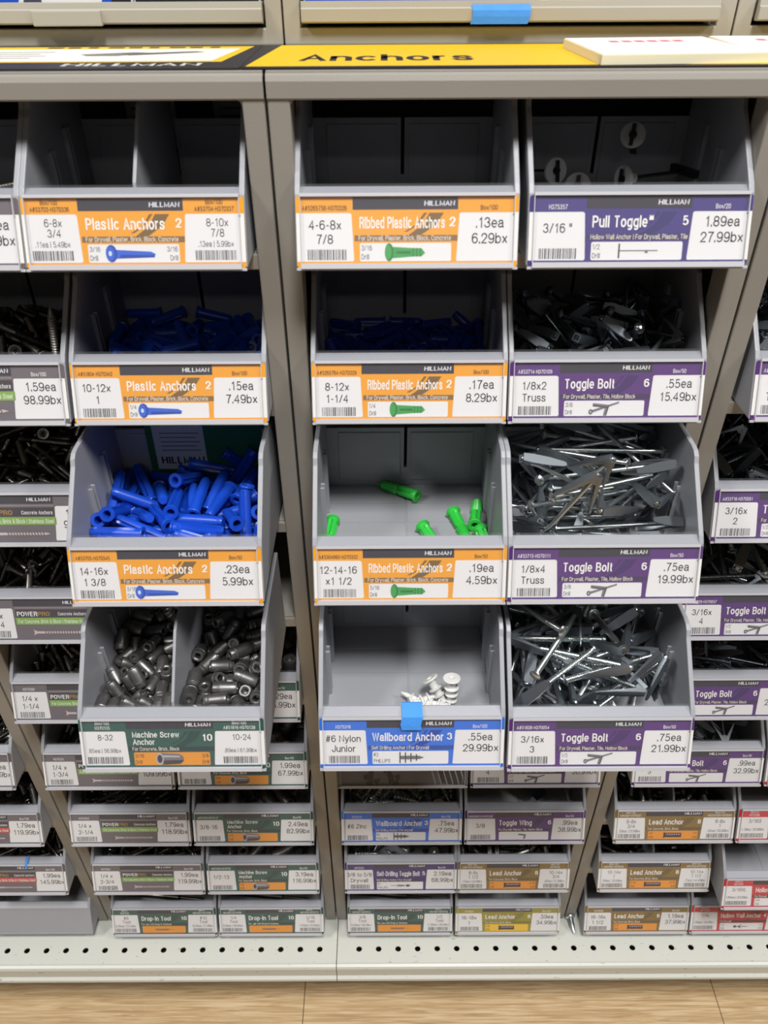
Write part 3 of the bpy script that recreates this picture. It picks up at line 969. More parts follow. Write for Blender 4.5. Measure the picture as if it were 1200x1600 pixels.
def bin_meshes():
    m = MB()
    side = [(-PF, 0.0), (0.0, PH), (0.0035, PH + 0.0045), (0.0400, 0.0790), (0.0425, 0.0835), (0.0465, 0.0862), (0.052, 0.0870), (BD, 0.0870), (BD, 0.0)]
    for s in (-1, 1):
        a, b = (BW - BT, BW) if s > 0 else (-BW, -BW + BT)
        m.prism(side, a, b, 'x', M_BIN, 0.0007)
    xi = BW - BT + 0.0006
    # front panel with lip
    m.prism([(-PF + 0.0002, 0.0), (-0.0001, PH - 0.0002), (LIPY - 0.001, LIPZ), (LIPY, LIPZ - 0.0004), (LIPY, LIPZ - 0.002), (0.0030, PH - 0.002), (-PF + 0.004, 0.0028)], -xi, xi, 'x', M_BIN)
    # floor: three rows of two raised pads parted by narrow grooves
    m.box(-xi, xi, -PF + 0.0005, BD, 0.0, 0.0024, M_BIN)
    gy = [-0.008, LIPY + 0.0645, LIPY + 0.0905, 0.1255]
    for y0, y1 in zip(gy, gy[1:]):
        for x0, x1 in ((-xi + 0.001, -0.0006), (0.0006, xi - 0.001)):
            m.bbox(x0, x1, y0 + 0.0006, y1 - 0.0006, 0.0020, 0.0030, M_BIN, 0.00045)
    # back wall: two panels with a slit between them
    for x0, x1 in ((-xi, -0.0013), (0.0013, xi)):
        m.box(x0, x1, BD - 0.0026, BD - 0.0001, 0.020, 0.0585, M_BIN)
        m.bbox(x0 + (0.010 if x0 < -0.01 else 0.003), x1 - (0.010 if x1 > 0.01 else 0.003), BD - 0.0034, BD - 0.002, 0.008, 0.0545, M_BIN, 0.0005)
    m.box(-xi, xi, BD - 0.0026, BD - 0.0001, 0.0, 0.0202, M_BIN)
    # divider guides on the side walls
    for s in (-1, 1):
        for yy, hh in ((0.050, 0.052), (0.0555, 0.052), (0.084, 0.060), (0.0895, 0.060)):
            x0, x1 = sorted((s * (xi + 0.0002), s * (xi - 0.0034)))
            m.bbox(x0, x1, yy, yy + 0.0018, 0.002, hh, M_BIN, 0.0005)
    # stiffening foot rim under the floor sides
    body = m.mesh('bin_body')
    # clear holder
    h = MB()
    hw = BW * 0.955
    n = Vector((0, -PH, PF)).normalized()  # outward normal of panel in (y,z)
    def P(t, d):
        y, z = -PF * t, PH * (1 - t)
        return (y - d * cos(math.atan2(PF, PH)), z + d * sin(math.atan2(PF, PH)))
    a, b_ = P(-0.02, 0.0024), P(1.0, 0.0024)
    a2, b2 = P(-0.02, 0.0017), P(1.0, 0.0017)
    h.add([(-hw, *a), (hw, *a), (hw, *b_), (-hw, *b_), (-hw, *a2), (hw, *a2), (hw, *b2), (-hw, *b2)],
          [(3, 2, 1, 0), (4, 5, 6, 7), (0, 1, 5, 4), (1, 2, 6, 5), (2, 3, 7, 6), (3, 0, 4, 7)], M_CLEAR)
    # over the lip
    h.prism([(a[0], a[1]), (LIPY + 0.0004, LIPZ + 0.0012), (LIPY + 0.0004, LIPZ + 0.0006), (a2[0], a2[1] - 0.0002)], -hw, hw, 'x', M_CLEAR)
    # edge highlights painted as pale strips at top fold and ends, plus bottom channel
    t0, t1 = P(-0.01, 0.0030), P(0.035, 0.0030)
    h.prism([t0, t1, P(0.035, 0.0016), P(-0.01, 0.0016)], -hw, hw, 'x', M_CHAN_GLINT)
    h.prism([P(0.955, 0.0034), P(1.03, 0.0034), P(1.03, 0.0004), P(0.955, 0.0018)], -hw, hw, 'x', M_CHAN_GLINT)
    h.prism([P(1.01, 0.0018), P(1.05, 0.0018), P(1.05, -0.0002), P(1.01, -0.0002)], -BW + 0.0004, BW - 0.0004, 'x', M_CHAN_GLINT)
    for s in (-1, 1):
        x0, x1 = sorted((s * hw, s * (hw - 0.0005)))
        h.prism([P(0.0, 0.0028), P(1.0, 0.0028), P(1.0, 0.0012), P(0.0, 0.0012)], x0, x1, 'x', M_CHAN_GLINT)
    holder = h.mesh('label_holder')
    d = MB()
    prof = [(LIPY + 0.0005, 0.003), (LIPY + 0.0005, LIPZ - 0.004), (0.010, LIPZ + 0.002), (0.046, 0.080), (0.054, 0.0835), (BD - 0.004, 0.0835), (BD - 0.004, 0.003)]
    d.prism(prof, -0.0011, 0.0011, 'x', M_BIN, 0.0004)
    return body, holder, d.mesh('divider')


BODY, HOLDER, DIVIDER = bin_meshes()
XC = {'Z': 0.019 + 0.0002 - BAY * 1.0 - 0.1680 - 0.0 , 'A': -0.2870, 'B': -0.1485, 'C': 0.0180, 'D': 0.1562, 'E': 0.3240, 'F': 0.4625}
XC['Z'] = -0.1485 - BAY
PANEL_ANG = math.atan2(PH, PF)


LAB = {
    'A1': 'grey bin cut off by the left edge, topmost of its stack',
    'B1': 'top row bin split by a divider, almost empty, orange label with two sizes',
    'C1': 'empty top row bin right of the seam, orange ribbed anchor label',
    'D1': 'top row bin with indigo pull toggle label, white discs in shade',
    'A2': 'left edge bin of grey screws in the second row, beside small blue anchors',
    'B2': 'second row bin of small blue anchors in shade, orange plastic anchor label',
    'C2': 'second row bin of dark blue anchors, orange ribbed anchor label',
    'D2': 'second row bin of short toggle bolts in shade, purple truss label',
    'E2': 'second row bin cut off by the right edge, purple label corner showing',
    'A3': 'left edge bin of dark screws beside the bright blue anchors, green striped label',
    'B3': 'pulled out bin heaped with bright blue anchors, orange label',
    'C3': 'pulled out bin holding six green anchors, orange label',
    'D3': 'pulled out bin full of long thin toggle bolts, purple truss label',
    'E3': 'third row bin at the right edge behind the long thin toggle bolts',
    'A4': 'left edge bin with green striped label, just left of the screw anchor bin',
    'B4': 'pulled out bin split by a divider, full of screw anchors, dark green label',
    'C4': 'pulled out bin with white nylon anchors and blue tape, blue label',
    'D4': 'pulled out bin full of thick toggle bolts, purple label, lowest of the large bins',
    'E4': 'right edge bin with purple label touching the thick toggle bolt bin',
    'A5': 'left bin of short screws, label cut off by the divided screw anchor bin',
    'B5': 'bin almost hidden behind the screw anchor bin, only its price corner showing',
    'E5': 'right edge bin of dark toggle bolts, purple label starting mid word',
    'Z6': 'sliver of a grey bin at left edge, level with the thick toggle label',
    'A6': 'bin of short screws tucked under the left end of the screw anchor bin',
    'B6': 'dark green labelled bin peeking out under right end of screw anchor bin',
    'C6': 'bin with a blank smudged card right under the blue labelled nylon bin',
    'D6': 'bin nearly hidden below the thick toggle bolts, only its barcode showing',
    'E6': 'purple labelled bin right of and below the thick toggle bolt bin',
    'F6': 'sliver of a red labelled bin at the right edge, uppermost red one',
    'Z7': 'left edge bin with red striped label, upper of the two red striped ones',
    'A7': 'green striped bin of screws, upper of two fully visible ones at lower left',
    'B7': 'dark green machine screw anchor bin, upper of two fully visible small ones',
    'C7': 'small blue labelled bin of zinc anchors below the blank card bin',
    'D7': 'small purple bin with a toggle wing inside, right of the blue one',
    'E7': 'brown lead anchor bin, topmost of the three at lower right',
    'F7': 'red labelled bin at right edge beside the topmost brown bin',
    'Z8': 'left edge bin with red striped label and a scrap of blue tape',
    'A8': 'green striped bin of screws directly above the left drop-in tool bin',
    'B8': 'dark green machine screw anchor bin directly above a drop-in tool bin',
    'C8': 'navy labelled self-drilling toggle bin below the small blue bin',
    'D8': 'brown lead anchor bin in the middle rack, under the toggle wing bin',
    'E8': 'brown lead anchor bin, middle of the three at lower right',
    'F8': 'red labelled bin at right edge standing forward of its neighbours',
    'Z9': 'plain grey bin without any label at the bottom left edge',
    'A9': 'green drop-in tool bin, leftmost of the three in the bottom row',
    'B9': 'green drop-in tool bin, second from left, just left of the seam',
    'C9': 'green drop-in tool bin just right of the seam in the bottom row',
    'D9': 'yellow-olive lead anchor bin in the bottom row beside the loose zinc anchor',
    'E9': 'brown lead anchor bin, lowest of the three at lower right',
    'F9': 'red labelled bin in the bottom row at the right edge',
}
SHORT = {
    'B3': 'the bright blue heap', 'B2': 'the shaded small blue heap', 'C2': 'the dark blue heap', 'D2': 'the shaded truss heap', 'D3': 'the long toggle heap',
    'D4': 'the thick toggle heap', 'E2': 'the second row right edge bin', 'E3': 'the third row right edge bin', 'E4': 'the fourth row right edge bin', 'E5': 'the fifth row right edge bin',
    'E6': 'the sixth row purple bin', 'B5': 'the hidden green bin', 'B6': 'the peeking green bin', 'B7': 'the upper small green bin', 'B8': 'the lower small green bin',
    'A2': 'the second row left edge bin', 'A3': 'the third left edge bin', 'A4': 'the fourth row left edge bin', 'A5': 'the fifth row left bin', 'A6': 'the sixth row left bin',
    'A7': 'the upper striped bin', 'A8': 'the lower striped bin', 'Z6': 'the left edge sliver bin', 'Z7': 'the upper red striped bin', 'Z8': 'the taped red striped bin',
    'C7': 'the small blue bin', 'C8': 'the navy bin', 'E7': 'the top brown bin', 'E8': 'the middle brown bin', 'D8': 'the brown middle bin',
}


def make_bin(colm, row, spec, label, pull=0.0, drop=0.0, divider=False, holder=True, dx=0.0):
    x = XC[colm] + dx
    z = bin_z(row) + 0.0003 + drop
    root = empty('storage_bin', (x, FY - pull, z), LAB[colm + str(row)], 'bin', 'grey storage bins in the racks')
    obj('bin_body', BODY, root)
    if holder:
        obj('label_holder', HOLDER, root)
    if divider:
        obj('divider', DIVIDER, root)
    if spec:
        if spec['style'] == 'blank':
            s = Sheet(PW, PLH, 0.0006)
            s.base((112, 110, 114))
            rnd = random.Random(4)
            for cu in (.26, .42):
                for k in range(9):
                    u, v = cu + rnd.uniform(-.05, .05), rnd.uniform(.35, .95)
                    s.poly([(u - rnd.uniform(.01, .035), v - .04), (u + rnd.uniform(.005, .03), v - .09), (u + rnd.uniform(.01, .035), v + .05), (u - .01, v + .1)], (40, 38, 40), k + 1)
            s.poly([(.74, .3), (.98, .3), (.95, .98), (.80, .9)], (56, 54, 56), 1)
            for k in range(6):
                u = .70 + k * .045
                s.poly([(u, .30), (u + .008, .30), (u + .06, .95), (u + .052, .95)], (190, 188, 190), 3)
        else:
            s = price_label(spec, row * 10 + ord(colm))
        me = s.mesh('price_label')
        o = obj('price_label', me, root)
        # card plane: u along x, v up the sloped panel
        up = Vector((0, PF, PH)).normalized()
        nrm = Vector((0, -PH, PF)).normalized()
        M = Matrix((Vector((1, 0, 0)), up, nrm)).transposed().to_4x4()
        org = Vector((-PW / 2, -PF, 0)) + nrm * 0.0010 - up * 0.0004
        M.translation = org
        M = M @ Matrix.Diagonal((1, 0.985, 1, 1))
        o.matrix_local = M
    return root


# ------------------------------------------------------------------ the fixings in the bins
def thread_prof(x0, x1, r, k, pitch):
    n = max(2, int((x1 - x0) / pitch))
    out = []
    for i in range(n):
        a = x0 + (x1 - x0) * i / n
        b = x0 + (x1 - x0) * (i + 0.5) / n
        out += [(a, r), (b, r * k)]
    out.append((x1, r))
    return out


def mesh_anchor(L, r, m, ribbed=False):
    mb = MB()
    x = -L / 2
    rim = r * 1.28
    hole = r * 0.62
    prof = [(x + L * .35, hole * .8), (x + .0005, hole), (x, hole * 1.05), (x, rim * .96), (x + .0004, rim), (x + .0013, rim), (x + .0018, r * 1.02)]
    n = 16
    if not ribbed:
        prof += [(x + L * .12, r), (x + L * .18, r), (x + L * .5, r * .97), (x + L * .86, r * .90), (x + L * .90, r * .88), (x + L * .97, r * .80), (x + L, r * .66), (x + L, r * .3)]

        def rf(xx, a):
            t = (xx - x) / L
            if .17 < t < .91:
                k = round(a / (2 * pi / n)) % n
                if k in (0, 8):
                    return .42
                if k in (4, 12):
                    return 1.05
            return 1
    else:
        prof += [(x + L * .10, r), (x + L * .16, r), (x + L * .44, r * .95)]
        for i in range(6):
            a = x + L * (.48 + .065 * i)
            prof += [(a, r * (.66 - .02 * i)), (a + L * .045, r * (1.04 - .03 * i))]
        prof += [(x + L * .89, r * .6), (x + L, r * .12)]

        def rf(xx, a):
            t = (xx - x) / L
            if .14 < t < .46:
                k = round(a / (2 * pi / n)) % n
                if k in (0, 4, 8, 12):
                    return .42
            return 1
    mb.lathe(prof, m, n, rf, caps=False)
    # close hole bottom
    mb.lathe([(x + L * .35, 0.0001), (x + L * .35, hole * .8)], m, n, caps=False)
    if prof[-1][1] > 0.0001:
        mb.lathe([prof[-1], (prof[-1][0], 0.00005)], m, n, caps=False)
    return mb.mesh('anchor')


def mesh_machine(L, r, m):
    mb = MB()
    x = -L / 2
    prof = [(x + L * .5, r * .40), (x + L * .04, r * .45), (x, r * .62), (x, r * .86), (x + L * .02, r * .92), (x + L * .22, r * .96), (x + L * .24, r * 1.04), (x + L * .28, r * 1.04), (x + L * .30, r * .97),
            (x + L * .75, r * .97), (x + L * .95, r * .92), (x + L, r * .84), (x + L, r * .5), (x + L * .85, r * .42)]

    def rf(xx, a):
        t = (xx - x) / L
        if t < .25 and (round(a / (2 * pi / 16)) % 4 == 0):
            return .93
        return 1
    mb.lathe(prof, m, 16, rf, caps=False)
    mb.lathe([(x + L * .5, r * .40), (x + L * .5, .00005)], m, 16, caps=False)
    mb.lathe([(x + L * .85, r * .42), (x + L * .85, .00005)], m, 16, caps=False)
    return mb.mesh('machine_screw_anchor')


def mesh_screw(L, r, m, head=0.0042):
    mb = MB()
    x = -L / 2
    prof = [(x + .0006, head * .30), (x, head * .5), (x, head * .93), (x + .0004, head), (x + .0010, head * .96), (x + head * .95, r * .95), (x + L * .22, r * .9)]
    prof += thread_prof(x + L * .23, x + L * .90, r * .80, 1.42, .0019)
    prof += [(x + L * .95, r * .55), (x + L, r * .06)]
    mb.lathe(prof, m, 10, caps=False)
    mb.lathe([(x + .0006, head * .30), (x + .002, .0001)], m, 10, caps=False)
    return mb.mesh('concrete_screw')


def mesh_bolt(L, r, m, rh):
    mb = MB()
    x = -L / 2
    prof = [(x - .0001, rh * .22), (x, rh * .35), (x + .0005, rh * .72), (x + .0013, rh * .98), (x + .0017, rh), (x + .0019, rh * .9), (x + .0020, r)]
    prof += thread_prof(x + .004, x + L - .0008, r * .93, 1.14, .0013)
    prof += [(x + L, r * .7)]
    mb.lathe(prof, m, 10, caps=True)
    return mb.mesh('machine_bolt')


def mesh_wing(L, m, wl=None, w=0.0088, ang=0.5):
    """two folded steel leaves hinged on a nut near the bolt's end"""
    mb = MB()
    wl = wl or min(.036, L * .55)
    hx = L * .5 - .005
    mb.lathe([(-.003, .0022), (-.003, .0034), (.003, .0034), (.003, .0022)], m, 8, M=Matrix.Translation((hx, 0, 0)) @ Matrix.Rotation(pi / 2, 4, 'Z'))
    for sg in (1, -1):
        R = Matrix.Translation((hx, 0, sg * .001)) @ Matrix.Rotation(sg * (ang), 4, 'Y') @ Matrix.Scale(-1, 4, (1, 0, 0))
        # channel section: flat web with two flanges, tapering to the tip
        outer = [(-.0035, w * .42), (.004, w * .5), (wl * .55, w * .46), (wl * .93, w * .28), (wl, w * .16)]
        t = .0009
        vs, fs = [], []
        for xx, hw in outer:
            fl = .0034 * max(.25, 1 - max(0, xx) / wl)
            z0 = sg * .0032
            vs += [(xx, -hw, z0 - sg * fl), (xx, -hw, z0), (xx, hw, z0), (xx, hw, z0 - sg * fl),
                   (xx, hw - t, z0 - sg * fl), (xx, hw - t, z0 - sg * t), (xx, -hw + t, z0 - sg * t), (xx, -hw + t, z0 - sg * fl)]
        for i in range(len(outer) - 1):
            for k in range(8):
                a, b = i * 8 + k, i * 8 + (k + 1) % 8
                fs.append((a, b, b + 8, a + 8))
        fs.append(tuple(range(8)))
        fs.append(tuple(range(len(vs) - 8, len(vs)))[::-1])
        vs = [tuple(R @ Vector(v)) for v in vs]
        mb.add(vs, fs, m)
    me = mb.mesh('toggle_wing')
    bm = bmesh.new()
    bm.from_mesh(me)
    bmesh.ops.recalc_face_normals(bm, faces=bm.faces)
    bm.to_mesh(me)
    bm.free()
    return me


def mesh_wallboard(L, r, m):
    """self-drilling anchor: flange head, coarse thread, pointed tip"""
    mb = MB()
    x = -L / 2
    prof = [(x + .004, r * .4), (x, r * .42), (x, r * 1.5), (x + .0012, r * 1.5), (x + .0016, r * .72)]
    for i in range(4):
        a = x + L * (.14 + .13 * i)
        prof += [(a, r * .62), (a + .0011, r * (1.25 - .08 * i)), (a + .0018, r * (1.22 - .08 * i)), (a + .0028, r * .6)]
    prof += [(x + L * .70, r * .5), (x + L * .78, r * .52), (x + L * .9, r * .3), (x + L, r * .08)]
    mb.lathe(prof, m, 14, caps=False)
    mb.lathe([(x + .004, r * .4), (x + .004, .0001)], m, 14, caps=False)
    return mb.mesh('wallboard_anchor')


PILES = {
    'b2': [
        353,651,41,-81,19,-13,35,614,41,-14,82,-55,186,1130,41,0,98,20,-161,208,41,-96,19,-4,-161,1130,41,56,0,0,-321,41,41,0,56,83,6,227,41,4,19,96,277,1046,41,-98,-2,0,
        594,229,41,-69,69,-14,-427,559,41,-30,77,-52,-594,860,41,-39,39,-59,409,1018,120,74,-42,-37,403,211,41,6,-83,-55,549,489,41,-32,45,-68,327,573,41,-81,19,-13,-72,1054,82,17,19,96,
        594,229,123,14,14,69,197,332,41,-55,10,-15,464,435,103,-15,59,77,60,914,41,4,19,96,-488,1048,41,83,0,0,-512,147,41,-14,-14,69,-97,93,41,-82,16,-11,-353,232,41,56,61,41,
        -501,602,41,20,-52,-77,594,835,41,39,-39,-59,112,276,41,19,-4,-18,403,129,41,-19,-1,7,509,1003,80,6,-20,-54,-594,147,41,69,69,14,-488,1130,41,0,-98,-20,594,1015,115,-55,20,-68,
        330,996,108,-17,-62,55,-177,541,41,-59,79,-16,405,124,123,83,1,1,-256,321,98,62,22,1,-266,980,41,8,-83,-55,-173,795,41,77,-30,-20,-224,41,123,0,-20,98,152,957,82,83,5,-14,
        -512,830,41,69,-69,-14,509,758,113,62,71,-5,-423,431,90,-1,-98,12,-301,1056,123,-19,5,-24,-335,628,123,21,96,20,-559,333,101,-77,51,-36,111,95,41,11,54,82,312,395,127,-51,75,-34,
        305,378,41,10,55,82,482,1130,243,-65,-35,-52,-324,726,41,5,19,95,264,178,179,-4,-53,-78,-433,235,71,-69,-72,-5,-231,123,123,0,98,20,-244,677,123,-96,20,-4,436,704,95,43,70,31,
        402,424,166,9,-14,62,539,606,111,-10,32,74,-171,895,84,33,7,-25,16,440,41,81,17,12,430,41,63,-8,-19,-98,402,761,159,16,72,-64,594,1130,261,59,-39,59,161,800,102,-53,-21,-10,
        291,572,123,-47,86,-13,-551,1018,123,-49,67,-45,-594,706,204,59,-58,-40,48,279,123,19,6,29,-424,151,146,-72,67,-7,108,715,86,7,80,-57,101,41,123,0,83,56,-594,702,123,59,58,40,
        594,147,205,39,-39,-59,-517,977,207,17,-74,-49,480,41,137,-1,-98,-19,-325,820,71,28,94,-22,284,230,247,55,81,-7,79,456,144,-53,14,-62,-48,798,120,24,-96,-11,-255,462,107,81,-50,30,
        -488,830,123,16,14,63,-512,41,229,39,-59,39,344,838,103,14,73,-65,310,102,204,-13,54,-81,-171,577,196,98,-7,-12,594,725,167,-71,66,-25,122,119,160,-20,-18,-92,120,1052,124,-20,-86,47,
        -388,667,207,-52,-16,26,-163,217,168,-24,3,-89,-395,884,135,36,37,52,2,425,140,58,-61,-15,23,152,157,34,-88,32,-80,713,182,38,2,84,-594,41,229,-69,14,69,-185,1127,286,-1,99,10,
        -20,912,182,51,60,38,479,426,207,-78,-61,-11,-485,1061,252,5,-53,-85,592,442,252,-58,64,-30,99,626,129,24,19,88,512,956,186,12,-37,-65,-488,1130,204,0,83,56,249,897,141,-31,-8,5,
        -433,432,181,-9,13,16,512,217,157,-57,-18,68,-463,514,139,-97,1,24,-524,799,255,-50,62,-58,243,921,220,-61,-24,31,-431,349,169,2,-76,-62,-210,842,158,-99,-11,2,238,602,177,53,-82,-18,
        201,214,255,43,-60,-1,78,800,208,-73,62,-23,-158,115,253,-18,26,36,-526,648,257,11,-55,-66,-292,319,201,-21,32,-63,45,874,285,16,-88,-45,385,855,230,20,-24,-82,-323,41,212,-3,-20,-98,
        594,936,267,-24,4,-71,-277,1050,205,31,-94,-16,-67,630,221,-14,-97,-19,80,268,238,-2,45,-85,-91,703,289,-95,2,16,455,229,250,15,92,26,-54,468,201,-7,64,-75,-196,499,152,33,13,93,
        -393,850,247,-67,-1,43,220,748,221,-27,69,-52,150,432,228,27,-24,90,-366,231,221,33,-25,-65,-228,428,281,-48,-86,-11,-73,367,232,57,54,-46,88,1127,182,-76,8,9,355,1082,236,13,-23,94,
        -230,848,244,54,64,43,151,664,301,-49,-29,31,-489,526,270,75,24,19,481,302,276,24,86,-46,-185,1037,254,72,15,-29,135,236,308,-53,-48,20,11,772,316,9,-47,88,206,614,255,26,-35,-86,
        -402,491,237,-38,9,57,96,1055,222,-5,-75,-65,-149,252,241,70,23,1,-484,1128,304,5,55,-83,-311,876,289,-51,-65,45,485,707,367,-18,-95,-20,-116,915,283,-20,-45,-31,433,707,269,-53,-43,18,
        -257,343,309,92,-37,8,-517,223,246,-47,87,17,350,41,260,-55,12,8,371,482,266,24,76,42,-331,217,295,78,-52,-28,-11,291,285,80,46,16,4,149,296,1,-12,53,-77,463,303,-89,-32,23,
        67,975,255,-7,3,5,-309,667,294,62,-22,-22,503,653,271,-71,-24,31,-88,570,287,25,-33,-88,354,838,309,62,68,24,-372,151,346,-34,39,-46,-487,124,198,40,22,-88,549,1039,391,49,11,-80,
        242,417,273,23,-59,77,287,371,333,-21,-20,54,323,1028,310,94,5,-5,522,491,307,74,62,24,-564,51,523,71,0,-71,-482,967,331,24,-16,-3,441,964,353,-71,-66,-23,
    ],
    'b3': [
        -37,642,46,53,16,24,-519,195,46,-31,46,-69,-350,1031,46,-20,0,0,520,195,46,-16,-11,55,-198,139,46,-20,0,0,-248,1124,46,0,-20,98,-319,46,46,-83,0,0,374,241,46,-68,70,-14,
        438,1069,46,19,-3,-15,158,824,46,7,55,83,148,652,92,63,10,30,589,196,117,-50,-65,27,-242,440,46,-55,-5,7,-191,233,46,0,20,98,529,493,46,-57,80,-16,589,1123,192,-39,59,39,
        -589,268,98,-71,67,-24,-477,799,46,-25,49,-74,437,943,46,-82,10,-7,-132,46,155,78,18,-27,99,335,46,11,-16,-80,370,1025,115,-97,13,-4,-253,611,46,17,-53,-79,348,871,46,-97,12,-2,
        -589,453,161,-57,-16,69,-589,978,46,-69,-69,14,464,131,280,48,-3,-84,175,809,144,33,-3,17,-496,840,139,69,69,14,40,999,89,-6,51,85,-350,805,46,24,-50,-75,-236,802,46,-18,-9,43,
        -159,744,139,-14,13,-67,-500,448,102,58,64,24,0,1124,119,-54,17,11,-419,281,124,-57,71,-25,460,169,154,37,89,22,589,869,140,67,46,54,-289,314,193,18,19,96,370,1124,228,92,7,-35,
        -438,46,176,8,-55,83,-359,140,180,-76,7,8,363,696,93,-32,89,31,-242,1053,149,18,94,27,31,635,175,-6,-28,68,-166,326,46,98,0,0,-322,498,181,-70,20,-45,-589,978,139,-14,-14,69,
        97,270,139,-55,4,-6,-440,230,222,-3,-66,75,-64,731,131,-44,-40,60,135,163,118,97,-6,-18,278,440,46,-17,-9,47,-318,1043,259,-59,-52,-15,438,406,139,-19,-2,12,-589,749,219,-71,-65,-28,
        -128,392,111,19,5,3,422,860,209,59,43,43,283,560,139,-95,-23,5,-408,667,207,24,-24,94,543,546,182,17,61,50,447,546,195,-31,76,10,487,391,250,-33,-70,18,-176,454,204,20,52,71,
        -76,142,258,39,15,88,-245,778,188,10,-25,-52,189,160,198,-14,-80,-58,117,1124,211,-98,2,10,154,258,232,83,-5,-3,277,46,172,90,-8,40,200,753,226,-75,-61,0,-428,197,312,-61,76,-9,
        589,842,233,67,-46,-54,183,46,207,-90,-8,-40,299,497,294,-13,-2,-86,-53,46,300,3,-97,19,-85,578,255,-47,-40,62,95,649,248,16,6,67,-439,568,310,80,-44,-35,-42,906,247,-9,23,54,
        -328,139,343,95,1,-30,-530,1124,264,11,-80,16,137,384,219,-98,12,-8,493,819,266,-2,21,-68,-199,265,265,49,14,-44,256,613,232,-12,16,-78,-411,900,195,-37,-79,33,-340,864,268,40,-89,-4,
        237,590,325,91,37,7,388,370,252,-42,-35,75,-489,902,298,69,-67,-27,207,152,290,85,5,-15,-499,459,246,52,68,14,17,472,300,4,15,73,-308,587,286,-61,51,-47,586,775,304,-58,-71,3,
        -589,881,390,-21,6,-70,-157,972,262,-57,63,-32,364,1015,242,-16,84,-25,66,999,259,40,40,80,
    ],
    'c2': [
        248,143,39,-65,-51,34,-285,259,39,79,-27,-18,62,121,39,83,-3,-2,127,852,39,-46,31,-46,-209,86,39,-19,96,-19,374,1131,39,83,0,0,-155,1127,39,2,-98,-20,-596,428,39,-59,59,-39,
        55,397,39,82,-14,-9,169,956,39,-55,-81,16,422,117,39,0,98,20,518,643,39,14,-14,-69,-505,110,39,-16,53,-80,-541,815,39,17,-10,-51,596,186,39,-39,-39,59,145,549,39,6,83,55,
        2,39,56,-6,55,83,-427,584,39,7,-55,-83,-420,1051,39,-1,20,-98,-166,557,39,-89,42,-8,596,803,39,-59,59,-39,-180,425,39,-48,-86,17,-97,597,39,24,50,75,425,39,39,0,-20,-98,
        320,834,39,17,-81,-54,110,1131,39,-20,0,0,178,687,39,-20,96,-19,-276,353,39,-6,-18,93,-369,102,39,-5,19,-94,-468,841,66,48,79,36,596,535,39,-14,14,-69,-403,882,39,-25,-49,74,
        37,157,124,-9,43,45,107,296,39,-55,9,-14,-596,635,87,-28,0,-71,-124,428,99,52,-20,-39,-503,1131,39,0,83,-56,-291,1131,117,0,-98,-20,323,777,117,-83,3,-2,-503,39,117,0,-20,-98,
        448,966,39,-9,98,-19,421,793,39,-19,-4,20,324,666,39,19,4,20,253,385,39,31,77,52,-330,135,117,-65,-73,15,-593,1048,157,-47,-71,2,5,1131,117,-83,0,0,-510,625,124,-55,18,43,
        -428,275,39,-6,-18,93,507,1095,114,-19,-93,-12,-165,962,39,79,-27,-18,-548,468,135,9,52,-22,-593,256,102,17,-20,68,430,340,39,-6,-18,93,101,828,113,-3,1,-52,-25,268,84,17,20,-96,
        1,960,39,-70,69,-14,436,1027,86,-17,-17,-14,269,954,80,38,73,38,205,585,117,-37,41,-62,503,39,117,0,-20,98,247,291,117,83,-2,-1,258,1092,119,-82,-13,9,431,39,195,-83,0,0,
        499,1131,250,9,-55,83,-32,1001,116,92,-18,33,456,650,88,55,14,53,-277,445,78,16,54,73,265,82,117,19,3,16,119,505,117,13,-14,-73,-514,790,117,-7,-18,91,26,799,114,12,8,85,
        -252,141,117,-62,55,-37,-197,755,39,19,-52,-78,-503,117,117,0,98,-20,-535,197,136,53,-30,79,-2,691,81,48,83,13,324,787,201,-48,68,-37,247,1131,196,0,20,-98,-304,888,39,-36,-75,50,
        -293,638,115,40,-16,-31,366,941,119,-45,-85,23,500,191,85,-31,-50,80,-4,39,133,-4,83,55,98,1053,184,42,48,-71,543,468,96,-2,-22,51,-499,1083,117,4,19,96,492,293,117,79,-24,-16,
        215,981,156,-22,48,85,463,931,151,61,20,-31,200,827,216,-37,0,41,83,672,187,27,31,66,494,184,168,-78,16,-34,-35,562,116,49,75,36,-595,790,207,-66,49,51,279,366,154,14,-61,-44,
        -143,275,132,-59,-69,19,-247,828,122,-24,14,-88,-452,205,244,-69,-8,39,-505,1131,258,-38,-51,-72,596,511,199,-27,-50,50,-408,298,117,1,-19,-98,218,172,117,10,91,12,503,378,146,69,-21,-20,
        61,432,187,17,29,-80,130,889,175,-48,21,17,-138,659,173,-31,-64,39,-431,497,100,-33,-45,50,407,409,280,27,3,24,-513,362,187,50,-79,-25,-213,992,117,-52,-20,30,346,601,93,17,14,-78,
        498,1056,192,-12,18,-97,175,605,192,21,-23,-70,-369,472,144,67,46,28,-38,820,189,-20,37,-57,-463,962,160,16,-3,84,-144,741,117,36,-84,-37,181,150,197,-29,19,87,-384,120,195,-2,-19,98,
        -367,307,269,28,-25,-15,-207,632,201,-58,-81,-4,-441,887,216,5,37,-92,-69,213,142,36,21,67,340,208,136,-61,43,54,433,345,195,-94,29,-6,-214,170,186,-1,-40,81,134,329,193,28,-50,-66,
        -387,787,161,12,34,32,371,508,133,44,17,6,-140,863,140,-36,46,-75,37,1131,243,19,19,-96,446,224,242,-86,-45,-20,357,557,198,92,-34,16,203,483,261,-29,34,-48,257,687,246,65,55,38,
        473,39,273,98,0,0,90,312,270,-2,4,52,510,520,185,56,68,25,-239,391,168,13,-20,-58,163,39,219,-12,-55,-82,-499,60,195,-83,7,-5,-292,1019,153,1,-14,31,6,1029,226,28,81,-47,
